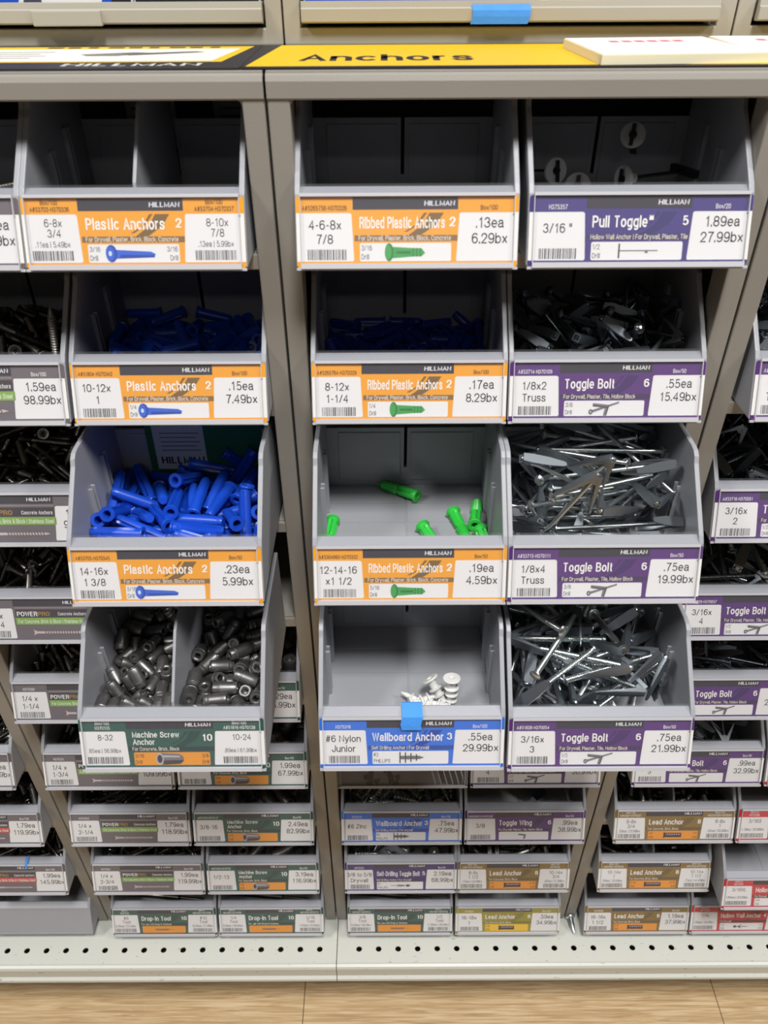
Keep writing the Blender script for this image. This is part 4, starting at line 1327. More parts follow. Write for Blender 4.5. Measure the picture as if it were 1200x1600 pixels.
        -504,58,337,-19,55,78,-547,991,235,-4,-46,31,-201,930,173,-19,-3,33,297,1053,257,14,80,-53,389,669,212,36,3,81,-51,565,195,23,-22,-83,-511,773,220,-17,70,-38,11,563,267,-21,-9,35,
        -97,137,209,-48,-72,41,467,709,243,14,62,61,-40,188,248,-36,-20,-85,424,586,266,-88,21,-7,-298,991,225,-69,-8,2,-263,149,258,-6,-12,98,-227,485,228,54,84,-2,585,181,262,-66,-29,62,
        -203,889,255,-22,-91,25,596,882,136,19,-9,-70,-86,695,257,70,50,34,-370,793,262,46,30,75,395,211,303,32,-21,-65,253,185,248,49,-45,-6,521,786,203,-73,39,-18,-248,39,243,55,10,-7,
        -340,527,217,-54,-81,20,-27,430,222,-72,-34,41,549,889,229,-56,-79,26,208,957,234,-1,94,28,-380,120,317,-15,66,-62,596,526,289,-27,50,-50,-168,520,271,-85,50,-3,1,713,284,-70,-42,46,
        505,371,318,-57,30,7,-297,541,287,56,-41,-35,-32,88,291,-19,81,-55,40,387,248,26,-16,58,-99,1032,246,-81,32,-42,494,39,358,1,83,-56,-271,329,243,-13,-27,-20,-440,410,282,91,-27,13,
        -430,538,213,52,83,12,
    ],
    'd2': [
        -249,584,40,44,56,56,213,322,40,-68,19,-19,-200,984,40,12,-70,-70,228,200,107,-48,26,-29,408,606,41,-50,-50,49,-243,167,40,9,-70,-70,135,666,40,32,63,63,262,1130,152,-97,0,-25,
        -357,258,101,47,63,45,-595,750,151,18,18,-68,-417,634,88,-60,-44,32,-300,41,208,-37,0,-93,-33,510,105,74,5,8,234,911,75,68,21,10,-538,484,152,-68,-69,-18,-17,1005,107,-68,1,-22,
        -57,202,153,91,23,29,-195,583,141,-32,27,-82,-168,204,173,-8,-59,-72,363,561,121,68,3,-22,-427,303,253,61,25,-27,-80,89,170,1,7,-11,-194,607,174,-21,0,-3,482,734,115,-63,37,-35,
        -350,761,183,44,67,43,-514,462,185,-12,29,-75,-181,438,263,-75,40,17,395,472,183,-51,22,-14,448,230,133,-78,42,-3,581,923,171,10,-6,68,424,648,188,-61,-58,44,-379,997,98,9,66,74,
        9,162,227,-19,16,-1,365,903,221,-7,-44,11,139,1015,224,-29,-25,4,431,227,203,-54,-21,29,82,796,193,-46,7,8,231,632,210,54,-40,-21,-479,323,351,-75,46,-25,271,877,292,-33,80,-42,
        -245,894,255,-94,-34,7,-133,432,351,31,-39,-63,453,389,340,86,-43,-5,396,1016,392,-3,7,28,-119,248,389,-51,60,-57,-74,692,301,-39,-82,32,-75,438,396,68,28,-4,289,41,260,15,0,99,
        118,153,379,42,-39,81,-211,581,368,-63,-12,-35,-84,1016,323,-75,-1,39,-432,814,263,-35,46,-79,194,452,283,73,-48,-47,-377,381,331,26,-42,-47,107,602,345,45,-33,-36,-391,985,273,17,-89,10,
        341,249,375,56,-47,-58,505,655,417,-25,-15,-51,-453,668,398,40,-35,-64,-595,1007,547,-57,-57,-42,-364,1088,252,-33,-11,-94,383,736,337,-9,-83,-54,468,816,393,49,40,71,300,606,357,55,35,7,
        111,897,397,-27,-50,79,161,220,386,-44,-9,78,
    ],
    'd3': [
        130,719,40,-60,-38,37,-98,662,67,75,17,18,-85,858,94,-5,75,65,-149,989,129,58,-11,-5,22,548,88,69,-24,-29,18,698,168,-38,-9,14,-57,817,133,-19,-71,65,-144,568,185,-57,2,-1,
        342,463,160,-41,68,-45,-76,751,216,-22,-69,66,-117,468,169,97,-18,12,-219,413,189,-63,-44,19,146,144,336,-94,-5,4,-34,461,324,15,12,-80,-362,486,215,42,38,66,-172,196,249,-17,-50,84,
        252,403,374,-30,6,34,3,861,295,-32,67,-66,150,452,414,-75,1,10,-505,563,337,71,-63,-13,81,1020,265,5,-4,-6,119,952,319,-7,-92,38,52,1010,368,-96,-3,1,84,1093,383,-9,-5,99,
        206,1076,280,96,6,26,-238,602,479,-62,-35,26,-124,690,514,56,34,26,-68,307,470,76,18,7,90,463,595,-84,-1,-12,272,366,488,-35,66,-63,457,543,482,34,-54,-56,-83,816,584,4,85,-52,
        -150,460,508,-28,24,-93,63,253,622,-76,-13,12,-123,674,637,-59,40,-45,106,869,599,87,16,-7,164,854,624,16,-42,89,-229,290,513,86,-22,45,-214,577,686,-28,-84,46,39,959,679,-15,-91,-37,
        295,717,612,42,71,56,-353,48,439,-1,-49,-1,193,889,745,63,25,-3,72,625,672,6,-75,66,
    ],
    'd4': [
        125,609,40,68,-19,-19,-7,941,77,-12,62,-77,151,491,103,48,60,48,421,353,107,-53,-27,45,-377,789,40,52,-48,-48,-177,380,79,56,-44,-50,50,607,140,-38,47,-62,455,661,163,-43,-51,66,
        -414,325,180,-51,12,-51,14,214,159,20,-71,-66,-176,407,195,-64,28,-42,-68,953,173,15,75,62,-144,797,208,57,-41,-42,19,333,302,30,-67,-56,183,463,278,62,41,26,136,954,226,32,11,9,
        440,668,273,-49,58,-56,205,353,378,-9,-62,78,-467,467,198,-19,25,-77,292,557,386,-79,-17,20,455,779,395,29,-70,-45,-454,782,189,52,26,50,246,1001,305,-5,94,35,104,757,419,55,-21,15,
        149,319,453,0,70,-72,-272,951,341,17,70,69,281,240,306,-50,-37,-16,210,1130,221,-100,1,8,-480,541,345,64,-73,-12,2,218,492,-59,17,-16,-146,782,352,48,-48,-62,-212,801,423,-24,73,-60,
        40,830,447,86,50,14,-343,789,434,-28,36,-81,-178,816,495,66,-34,-32,110,203,558,-70,-13,1,-87,302,556,73,-32,-6,-282,750,534,69,-22,-12,-308,179,474,-24,90,29,-125,966,569,-8,-88,46,
        138,512,621,52,-66,-23,-248,489,562,-1,-65,-76,-270,399,621,61,27,37,-419,688,648,26,65,56,
    ],
    'e3': [
        337,643,40,50,50,50,-337,505,40,67,-21,-21,-353,190,41,-69,-16,16,153,550,151,-52,82,13,-337,156,113,62,16,19,-372,733,68,-48,-52,57,-136,596,108,26,47,82,87,841,86,-26,76,-58,
        -82,1012,40,-19,68,-68,387,245,79,15,-60,-78,-76,923,111,-68,-43,30,433,561,81,-40,-53,51,291,41,153,97,1,25,-332,906,227,-30,3,-28,290,310,172,-4,2,84,-425,889,94,44,40,49,
        -407,1014,157,11,72,63,342,925,173,53,30,48,-458,252,126,47,-60,-34,595,163,229,62,-62,34,531,252,284,76,64,-11,290,958,138,-75,-32,30,289,142,199,-93,-11,-35,473,877,114,-77,36,-35,
        -423,244,187,-59,38,-62,0,272,142,86,-17,-9,-241,968,268,-3,4,-18,174,693,167,-41,49,-71,0,954,201,7,-13,-15,-88,308,204,16,-49,-75,255,421,313,-71,-13,8,349,1130,296,19,0,98,
        -485,883,243,-66,61,-16,-144,415,233,23,9,-97,595,661,265,69,-69,16,-592,463,182,68,-66,23,-595,826,221,33,33,-63,276,213,293,-3,-87,-41,408,855,253,58,-53,-42,-385,1109,331,-98,-5,17,
        342,323,386,59,-39,-28,-415,750,263,65,60,46,22,165,239,-63,-58,-41,447,937,352,57,30,27,-40,627,277,-69,-29,29,418,588,288,-43,-51,20,181,472,399,-5,-62,78,-334,579,220,87,19,14,
        -106,583,338,-44,-54,50,-67,1053,317,-33,1,-94,-201,41,258,39,0,92,-362,610,298,-27,-42,-6,81,850,384,-54,56,-55,-357,414,276,-53,-22,-33,363,211,448,-65,3,-34,75,633,489,38,55,66,
        156,1034,372,97,-18,-12,-154,881,412,-30,-36,16,-502,432,267,-78,61,-11,343,909,418,-47,-7,19,
    ],
    'la': [
        474,46,46,56,0,0,435,1053,46,-18,53,-79,-440,449,46,70,-44,-30,195,234,46,63,-54,-36,-258,46,46,83,0,0,421,411,46,69,-47,-31,-433,855,46,-80,-22,15,-506,1124,46,-20,0,0,
        589,224,46,-39,39,-59,-4,799,46,83,10,7,27,141,46,0,-20,98,589,874,46,39,39,59,407,843,46,55,-10,-15,13,256,46,55,-3,-5,-509,1031,46,-20,0,0,-211,670,46,-13,-15,74,
        152,1045,46,66,73,14,267,379,46,-13,-15,74,-234,440,46,-55,6,-8,39,379,46,-8,98,-19,-543,672,46,-16,11,-53,-415,139,46,0,98,20,66,246,139,0,56,-83,589,630,46,-39,39,-59,
        -589,864,101,-67,46,-54,351,170,46,38,-74,-49,-13,924,46,-80,-21,14,-589,541,122,-14,-69,-14,403,665,46,31,-46,-69,-419,624,46,-83,53,-11,-376,674,120,85,30,-33,588,1051,122,16,-69,16,
        -297,824,46,-81,-21,14,263,771,46,-10,-17,84,497,650,84,-36,-43,40,-225,343,46,6,55,83,496,458,93,80,-17,-36,-275,532,107,-52,-38,72,246,1035,84,54,-18,-52,-589,373,46,14,14,69,
        -95,512,80,-13,-20,-97,-284,1029,46,79,-59,-12,114,126,139,97,16,3,-28,1124,46,83,0,0,204,688,46,-42,-72,48,283,59,139,1,-20,-98,499,221,86,-58,77,27,-464,554,139,-36,-91,18,
        -466,1077,131,38,0,0,340,251,128,-83,-35,12,-41,694,46,12,-97,-19,346,716,130,-19,-18,80,78,46,46,0,-20,98,-189,1036,46,16,-12,-59,-246,214,92,3,26,-65,-491,316,75,45,39,66,
        -11,1032,84,-21,79,58,391,1124,100,95,-5,25,451,127,155,-18,25,-63,99,575,77,-58,-56,28,586,476,148,-22,-19,68,421,927,93,17,21,-3,-152,213,97,-22,49,-50,-154,618,131,81,6,-13,
        589,127,196,-33,6,70,504,821,139,-20,0,-2,153,892,129,6,-6,6,184,550,118,22,-4,-77,505,983,139,-12,-54,81,-73,412,132,15,-97,16,-255,805,139,15,-12,-60,-367,116,139,7,18,91,
        324,468,108,-12,16,-59,-146,796,135,-59,49,-43,-420,953,100,5,59,-79,-351,303,119,70,20,59,-589,129,90,28,-1,71,109,461,164,20,-7,-73,-125,46,139,0,98,20,25,613,142,-68,73,-3,
        -502,46,115,-92,7,35,-49,857,139,-41,37,-56,-402,892,180,0,37,-40,-472,820,148,40,61,63,135,774,139,6,98,20,
    ],
    'm1': [
        -265,298,44,-59,-59,39,132,554,44,19,-2,-10,265,144,80,14,-69,14,228,948,44,-56,0,0,-230,424,44,0,56,83,-91,669,44,-27,-48,72,-229,44,44,0,-83,56,-265,1126,80,39,-59,39,
        -15,715,44,-48,27,-41,-229,779,44,45,87,17,-230,133,44,0,98,-20,-230,1037,44,0,-83,56,-182,292,88,-40,-47,-77,103,883,44,-38,-40,60,99,1126,44,0,-20,98,-51,119,44,-19,-4,18,
        -3,516,44,59,58,39,149,199,44,13,97,19,-139,875,44,-54,12,-17,230,44,44,0,-56,-83,265,521,80,-69,14,69,265,397,44,69,-69,-14,265,645,44,14,14,69,72,44,44,0,20,-98,
        -168,544,84,-5,-93,-18,-176,632,80,-60,38,60,-17,345,44,72,42,28,229,846,44,0,20,-98,-176,1126,80,39,-59,39,176,451,80,69,-14,69,-265,548,44,-59,-59,39,265,1126,80,-39,59,39,
        -54,1080,44,19,-6,-30,175,870,144,14,57,39,-265,953,86,-39,-69,14,-230,862,133,-9,17,-86,179,666,79,-45,-18,72,99,756,95,-70,-38,-10,-265,673,80,14,-69,14,131,123,92,9,83,-56,
        87,472,80,62,34,-62,112,337,44,60,-78,-16,262,752,124,-37,13,71,181,1037,44,0,-98,20,265,84,202,43,-36,-61,219,1046,133,-5,-19,94,-265,119,133,39,-39,-59,222,271,44,-19,3,-13,
        -138,368,116,8,43,-9,-176,80,133,14,14,69,-3,561,133,20,0,0,-265,328,179,-62,56,-43,-10,834,101,-42,27,15,-85,948,90,57,-53,62,265,828,174,40,69,15,59,350,116,78,60,12,
        -117,466,107,-41,33,16,48,1105,133,-82,-12,8,182,565,167,-35,77,52,75,44,140,-20,-5,-1,218,316,126,95,-29,7,53,1014,80,-52,-47,-52,-137,1015,134,7,-40,-91,34,216,114,46,48,-74,
        -212,968,215,99,-10,-6,163,241,133,79,-24,-16,176,401,241,-70,15,69,-176,92,222,14,14,69,259,245,221,36,27,67,-142,818,129,26,42,-77,-31,359,133,34,-44,-66,41,915,121,-20,9,97,
        265,406,168,-39,59,39,118,676,146,-2,-25,15,-84,1126,168,-14,69,14,-52,44,223,-1,20,98,-265,771,220,33,6,-70,-223,457,175,-20,74,54,-84,82,133,71,-68,-13,139,776,224,-3,19,98,
        7,1086,222,18,7,34,-209,1126,204,0,-20,98,202,1126,213,98,1,-6,-133,207,91,-90,9,36,-52,650,133,0,20,-98,-265,141,222,14,14,69,-84,742,168,68,-21,68,104,518,219,27,20,70,
        179,687,272,-9,87,-44,13,953,198,-75,-6,-21,139,1120,311,-2,-98,20,172,969,171,26,93,-18,264,84,292,-56,61,-36,-176,757,191,39,-14,69,-24,504,206,-36,-75,-55,-222,627,209,70,12,35,
        -227,383,261,81,-24,-41,15,773,173,-61,71,-4,-212,889,259,-12,-93,-35,68,352,206,-34,44,-66,178,86,241,-32,45,-57,79,133,220,-21,-77,-50,-167,547,206,-17,-71,-59,265,1057,266,60,13,70,
        265,926,253,16,-40,58,-61,420,213,-6,77,48,-167,1043,248,-14,-72,-68,80,1034,259,49,42,-33,-97,332,248,21,-72,45,-96,611,253,-26,-3,-78,-31,885,238,12,98,-9,159,258,222,-56,-61,41,
        -34,231,170,-60,-33,-22,25,634,222,49,27,40,264,632,232,60,69,-16,-28,325,312,20,-57,61,-9,706,284,-79,-58,21,-189,251,247,-37,-75,-40,-265,735,302,-70,-63,-33,-42,134,214,8,-90,20,
    ],
    'm2': [
        -220,444,48,0,56,-83,100,733,48,-83,1,0,217,395,48,98,-4,-1,132,969,48,54,12,18,-220,347,48,0,83,-56,-220,249,48,-56,0,0,-213,951,48,-9,-18,88,217,588,48,98,-3,-1,
        220,48,48,-20,0,0,-18,48,48,0,-56,-83,-84,1025,48,-83,0,0,72,243,48,8,83,55,-64,620,48,96,21,4,-75,1122,48,0,-20,-98,-96,754,48,-55,3,-5,210,869,48,16,-53,-80,
        260,488,89,16,69,-16,183,144,89,59,-39,59,-66,463,48,-67,49,-33,-261,864,93,-70,60,37,82,467,48,31,-46,-69,262,672,101,67,-53,47,84,48,172,37,-50,75,-262,1119,89,14,-69,14,
        -262,48,89,59,39,-59,105,1080,48,-93,-30,6,-262,642,48,39,39,59,162,913,122,81,19,17,262,759,141,-64,4,-71,4,141,89,89,-29,23,185,310,97,1,-20,98,9,547,89,65,28,-65,
        261,1122,89,39,59,-39,262,203,89,-39,59,39,-125,1122,144,56,0,0,-59,48,186,-59,-39,-59,-198,695,121,85,-21,-40,-20,889,48,27,94,19,166,521,129,-68,-69,1,-159,52,89,-51,49,51,
        -84,796,146,-65,-24,64,-16,1029,144,-24,95,-19,196,829,166,-31,-25,21,-197,840,166,54,9,80,262,1025,89,14,69,-14,-98,560,159,10,18,59,-82,308,95,66,55,50,-262,381,144,69,-69,-14,
        38,294,138,-5,-20,-52,-139,927,182,48,40,-66,153,1081,148,-52,52,-48,23,446,144,56,-2,-3,166,238,219,29,70,3,113,661,113,-4,80,-54,-208,572,131,29,-4,86,261,48,186,69,-14,69,
        25,942,157,-17,81,-52,262,348,186,67,-71,-5,-166,1028,188,-42,-61,-36,-118,404,191,15,91,13,-220,152,48,0,56,-83,159,951,242,88,29,-3,47,816,161,-38,71,-9,-63,482,259,20,-89,40,
        -258,355,241,71,68,14,208,709,271,-72,-14,-10,40,610,221,69,9,-6,196,437,250,13,84,10,-262,1019,186,-39,59,39,-262,186,144,-14,14,-69,8,727,271,55,-70,0,182,808,262,-74,-11,-4,
        42,701,174,4,58,-78,139,1107,246,-97,-12,-14,110,143,220,57,-47,-17,-45,877,255,48,-33,-80,-75,198,158,-2,30,-76,-162,257,190,-68,19,70,261,174,272,70,61,-37,76,349,213,-4,15,9,
        262,953,307,-67,71,-3,262,574,238,-9,18,-68,-52,149,254,32,-10,1,-121,671,231,-90,-32,-14,-179,534,233,27,-14,35,-199,113,222,-56,-33,53,-262,628,262,48,66,25,149,332,288,97,-5,-21,
        -247,170,295,-63,37,-54,90,471,253,-10,29,65,-9,1077,240,-59,56,-43,-245,1115,277,-12,-76,-15,4,246,275,-75,0,3,69,589,316,57,26,22,-119,939,319,-20,4,44,
    ],
    'mb': [
        -227,499,71,-42,-37,55,483,71,71,56,0,0,204,771,71,-45,87,-17,-296,956,71,83,0,0,501,889,71,-48,28,-42,120,899,71,-17,-9,45,-300,151,71,33,-92,-18,449,685,71,-48,28,-42,
        -122,290,152,54,-46,54,-66,638,71,-65,74,-15,16,393,152,1,-71,1,-564,653,71,-69,69,-14,-419,235,129,79,53,-8,334,570,111,-25,-51,59,488,385,71,-17,-9,44,-561,976,71,-14,14,-69,
        93,732,213,10,-55,-82,146,201,71,-33,-76,51,-303,1098,71,0,-56,83,-564,152,71,-39,39,-59,262,286,71,33,76,51,-434,727,142,-52,60,-60,-50,1009,71,63,54,36,549,220,152,-27,-65,-27,
        -202,808,144,-63,-51,2,158,526,129,-27,-11,92,-337,580,158,18,-38,8,-48,71,71,0,98,20,-93,590,213,81,-55,-11,561,742,213,40,-39,-58,-557,390,152,-54,-46,-54,260,1076,152,5,71,-5,
        -227,1032,213,-54,-15,22,-255,177,213,44,-34,-52,
    ],
    's1': [
        310,902,25,8,-18,-90,37,543,25,32,-77,-52,610,484,25,13,14,69,243,579,62,-43,-88,14,412,937,25,-32,77,-51,-461,248,25,9,-17,-87,-231,378,25,50,-24,-37,109,996,25,0,98,-20,
        -408,1097,25,83,1,0,335,94,25,10,-55,-82,382,56,62,-4,-97,24,429,687,25,-16,-12,61,-320,75,25,2,-83,-56,139,1145,80,-1,56,83,-610,680,25,14,-13,-70,-536,387,25,67,50,33,
        -130,951,25,-3,-98,20,19,98,52,78,-17,-6,200,491,57,47,68,50,-47,1145,25,0,98,20,-306,25,25,-1,83,56,530,437,25,65,73,14,221,1088,25,-10,98,-19,-228,1042,25,7,-55,-83,
        -300,893,52,12,18,93,594,942,75,45,-48,-54,-351,1145,58,-8,19,98,561,562,45,-18,11,-68,-384,610,25,53,-83,-17,-362,25,74,98,-1,0,299,233,101,92,0,18,-152,355,25,24,50,74,
        289,751,64,-3,-17,76,-397,892,61,-90,35,-15,610,942,25,-59,-58,39,-559,698,25,39,-40,-60,-242,323,76,-20,-3,19,231,597,116,-14,-84,50,610,686,112,71,-67,-20,133,137,82,-3,13,17,
        -261,260,76,81,17,11,477,941,93,-46,39,-57,148,358,74,20,-8,11,-413,109,134,-60,-3,-17,306,888,76,-64,52,-33,92,26,109,0,98,-16,-275,201,53,-9,83,-53,301,178,92,14,-85,50,
        -68,313,116,-89,20,14,318,452,93,-97,-4,6,412,365,25,-61,77,-15,-362,385,80,-3,19,-96,172,758,73,93,-33,4,-196,165,84,-60,-5,5,-547,905,96,55,-24,-55,546,225,83,20,34,72,
        -391,319,78,19,-96,-19,433,870,78,38,-32,-58,-163,879,57,9,5,94,446,256,98,6,48,78,-29,838,54,-31,-94,7,195,961,126,-48,85,-16,408,102,80,5,-78,61,-338,235,126,18,3,9,
        510,760,66,-40,-37,60,-498,905,59,15,13,86,-547,800,160,-65,74,-12,-132,669,61,58,9,24,-99,573,52,53,18,16,-324,57,113,99,3,-3,-610,528,135,-43,35,-62,334,342,106,-15,62,77,
        -347,665,100,-69,-71,5,-233,108,85,2,15,-99,-532,452,86,74,65,-17,-126,729,74,58,8,24,610,430,115,62,55,44,-100,627,79,-15,-4,21,407,298,134,-3,100,2,206,361,136,0,82,55,
        -442,477,102,46,66,38,407,1049,164,-5,-57,-82,-38,358,119,20,88,44,73,603,124,-4,-25,94,197,218,125,20,1,-97,-183,727,119,78,-49,-17,-274,1145,123,55,-6,5,543,886,94,-16,12,-69,
        310,166,141,-8,-95,-28,-144,210,119,-97,-7,4,-401,888,114,38,-35,-61,-279,694,148,-23,-47,70,372,1144,181,20,-18,96,213,743,151,5,-50,-82,-497,502,112,63,73,14,4,200,156,32,7,25,
        -378,49,209,0,82,-56,476,1024,220,-31,89,3,-208,1043,146,-79,-14,17,55,882,140,-27,93,25,609,361,205,70,-69,-11,-159,1012,117,-19,83,-51,-505,848,123,-53,67,-40,188,369,187,9,-37,-83,
        -67,295,169,-9,21,-90,219,268,180,9,22,-93,-610,174,179,14,40,-59,-392,488,104,-25,-10,76,-207,662,134,-44,33,-43,-423,175,171,43,8,24,66,787,151,-97,-8,-2,-504,646,141,29,27,55,
        31,1144,198,6,-51,86,30,940,168,43,-67,-45,165,116,192,17,-22,-94,-429,553,131,-69,51,-41,-41,865,156,16,-55,-63,-218,503,171,-22,7,-44,433,797,127,-31,-33,51,-155,860,178,-56,82,-11,
        399,731,175,35,83,44,-419,716,163,-6,-17,78,381,201,195,-22,67,-65,-428,908,170,-56,-80,16,200,903,162,-8,-10,-94,-189,906,191,-36,51,-65,565,576,164,59,-52,-53,-417,1013,223,-95,26,0,
        317,663,175,-13,16,-28,353,26,180,-80,10,14,-610,744,177,-61,-56,44,500,190,184,20,5,-86,-337,893,235,28,95,-13,-449,572,205,-65,68,-20,94,379,166,32,-75,-53,-45,268,207,91,38,7,
        388,549,156,-52,12,-29,33,499,121,85,6,25,50,562,177,14,-49,-84,-350,747,222,38,69,56,-307,496,168,39,42,71,-285,440,228,52,12,13,-407,1145,154,55,-5,4,360,695,176,45,-4,-34,
        -610,412,103,56,62,35,-545,366,210,-49,-49,50,439,767,186,-42,-65,60,-98,863,178,-47,68,-49,-499,571,193,-27,29,-65,15,258,210,23,-51,-76,
    ],
    's2': [
        -281,999,27,4,-98,-20,302,364,27,-49,-85,17,61,137,27,-82,-16,11,52,713,27,-56,-3,5,-357,388,27,81,18,11,-4,1143,27,-56,0,1,13,245,27,-1,19,-98,145,815,27,83,10,6,
        180,275,86,-15,-9,91,360,768,66,53,-21,-42,308,576,54,-15,8,-19,426,263,27,-10,-17,86,-359,329,27,19,5,21,241,155,71,96,-22,-11,-235,822,27,5,-19,-95,-174,266,27,19,2,8,
        -233,539,60,9,-5,-6,-608,878,27,-13,14,-70,-188,151,27,-83,-8,6,-126,822,27,54,15,21,163,926,80,-8,-17,88,607,873,27,59,59,39,-409,876,78,-46,-32,48,-163,264,82,-78,31,-20,
        -18,1141,135,-62,8,7,-260,914,82,27,-49,-74,72,450,88,-36,2,1,-386,383,83,-82,25,-22,115,375,148,-11,-3,60,608,733,84,-40,-38,59,-608,878,81,-13,15,-69,-491,693,134,-44,36,-51,
        -170,623,27,0,56,83,409,878,79,-37,25,-62,476,878,84,-70,70,-10,235,676,107,24,53,68,-149,846,85,32,-46,-68,180,534,78,-28,1,-8,-554,870,75,15,-14,-70,-36,235,102,-48,21,-21,
        -424,270,111,-44,82,-22,-127,634,107,4,-19,-88,16,913,119,-42,88,-17,491,879,27,-13,-15,76,-335,718,182,49,-24,-41,245,1135,288,-33,-67,-45,-608,805,132,-38,-40,58,189,900,145,90,37,16,
        240,27,60,56,-5,3,-284,911,152,-18,-2,-35,246,296,138,1,20,31,143,747,141,-25,-13,41,100,592,152,-42,86,-25,-515,332,138,-41,58,-48,368,749,156,41,-90,-10,-20,1069,170,-5,58,80,
        -389,787,131,-84,51,-8,295,267,135,31,-93,-1,381,285,161,-78,49,-17,551,423,73,17,8,74,-583,1129,400,56,-43,61,560,351,118,16,9,75,-135,174,124,88,17,25,493,426,128,3,11,-64,
        -180,889,145,2,13,92,528,520,192,-72,65,-10,-252,1062,181,-92,16,5,588,546,148,11,-17,-66,-430,733,159,-20,-51,69,-41,316,230,94,-32,7,499,454,222,-63,-76,10,-54,671,172,33,92,-20,
        608,803,161,-19,9,-70,-570,357,100,-61,-57,35,-553,527,183,-70,69,-14,287,207,200,88,-15,-32,164,616,217,-49,-84,23,-608,571,181,69,70,14,-267,726,165,-42,-76,44,-260,863,224,-1,-16,-94,
        436,401,128,31,-17,-60,608,293,231,70,-68,-18,499,288,155,60,76,23,-352,274,159,-80,-58,-14,-152,741,217,-63,58,-17,150,920,195,-16,-7,0,-95,1143,311,-19,-10,-1,-455,294,166,78,50,25,
        -46,445,231,-8,-21,-97,404,332,202,-67,44,-28,-160,626,239,86,-2,2,-194,173,157,20,49,-84,374,575,225,64,-51,-33,131,457,255,-77,34,-10,97,412,264,69,-19,-26,271,878,264,63,-67,-34,
        406,697,229,-60,-59,46,98,707,250,14,-14,-30,-206,599,295,-75,43,-26,102,682,308,-74,-66,13,378,929,288,-88,-27,22,107,973,214,-76,0,45,238,659,353,-69,71,10,-559,632,255,-37,-51,57,
        83,681,362,5,71,67,415,812,324,-38,33,-29,-422,890,249,-7,-22,-67,-384,509,257,25,8,68,-454,345,238,-28,-6,66,605,882,226,67,71,5,-371,162,180,26,62,73,-79,866,318,58,76,-28,
        -356,884,331,19,71,-67,370,430,269,37,-28,-65,191,1042,302,16,96,-12,337,109,198,-98,-8,-12,-122,1064,275,-5,68,-72,-341,1062,251,-5,38,-92,295,28,176,4,23,-97,335,218,293,66,-23,-29,
        -371,293,266,-29,-37,57,-314,894,289,48,-17,-41,16,648,359,-97,19,-10,-233,27,211,-54,18,12,-247,85,211,95,5,20,
    ],
    's3': [
        -402,633,27,-12,-82,55,394,562,27,-14,-13,70,-390,1143,27,0,83,56,-508,840,27,49,26,38,-608,984,27,-14,-13,70,443,1143,27,-1,20,98,231,126,27,-93,32,-6,-474,884,86,10,16,-27,
        133,132,27,-18,-52,79,608,762,27,60,-58,-39,-608,238,27,69,70,13,505,579,27,13,14,69,-158,420,27,20,0,-4,-608,963,82,-15,-12,70,-17,663,27,-65,-52,35,-48,177,111,90,42,2,
        -13,1143,83,56,2,-1,291,974,27,-19,-96,19,-159,109,27,19,5,23,458,1089,27,20,1,-1,459,937,82,-17,-88,44,36,650,27,-16,-12,63,-348,970,27,21,52,77,128,541,27,-63,-75,16,
        137,861,77,-54,82,-15,-19,301,78,-67,-23,23,214,1106,67,15,-47,-87,93,1001,27,-81,17,-10,451,520,27,40,-39,-59,450,1037,53,-96,8,6,-188,154,27,54,13,18,559,600,27,-39,-39,60,
        282,155,27,-7,-18,93,-534,865,138,23,-31,79,267,416,27,12,-15,-78,-576,588,86,16,-11,-64,-56,303,27,94,28,5,-463,28,105,52,-20,12,42,1143,27,20,1,1,122,991,84,24,1,59,
        -517,553,58,40,37,67,281,651,27,-31,46,-68,-560,417,27,-40,38,-56,-111,82,56,-16,53,-83,541,173,27,-17,-10,53,-454,1015,71,29,2,47,412,172,66,-21,0,57,98,177,96,10,-6,-78,
        499,249,27,46,-70,-47,607,727,111,-36,-48,51,-308,999,73,55,25,10,359,1006,27,-11,-55,82,-608,316,79,68,70,12,-25,97,196,-47,57,67,-607,615,140,-42,-46,54,-208,758,27,29,78,52,
        513,141,161,-79,46,3,-22,27,27,-1,83,56,398,313,69,0,21,-76,43,939,85,-42,-37,58,-552,258,103,73,-40,-47,-386,1020,101,79,30,-8,466,64,108,-25,-49,-83,50,209,78,-51,-23,50,
        -530,150,104,-58,51,-14,372,864,27,-2,-19,98,-153,841,27,-49,27,-39,-84,933,27,16,-12,-61,268,1015,195,93,13,2,-21,530,85,23,96,17,-502,595,118,-12,-63,60,-399,422,27,-36,75,-50,
        -88,674,115,-58,-26,-9,215,62,110,27,50,-82,-331,656,75,-46,-63,59,-423,826,126,53,-39,-68,-172,998,84,8,4,-55,234,203,79,9,18,81,-440,261,64,-33,-75,46,-412,315,69,19,12,88,
        542,568,82,16,-18,-71,-105,472,42,16,-5,-9,-227,796,82,1,-98,-21,608,376,72,-17,-10,69,-343,968,143,26,20,88,334,370,45,67,-72,-18,-443,165,54,42,67,56,-158,930,138,-8,-6,70,
        -398,386,78,33,47,77,491,632,79,16,-18,-70,-21,767,73,66,61,25,528,269,93,19,6,57,187,522,62,60,-57,-29,-205,265,85,-59,-58,41,431,1002,101,-99,11,12,439,644,101,63,75,-18,
        79,1110,147,-60,-20,-3,96,968,146,3,-13,-95,-59,375,126,24,52,-79,-269,175,70,-30,-7,59,411,840,84,46,-5,0,559,993,125,-67,-50,43,23,687,109,53,61,54,293,288,83,46,-37,-51,
        9,425,110,-33,91,14,-162,382,113,-43,-29,61,21,1010,153,-6,-27,42,304,161,134,-6,-51,85,-322,89,151,-17,-4,97,-367,492,84,-16,8,-49,-306,1006,128,-25,22,-35,-105,931,117,66,73,7,
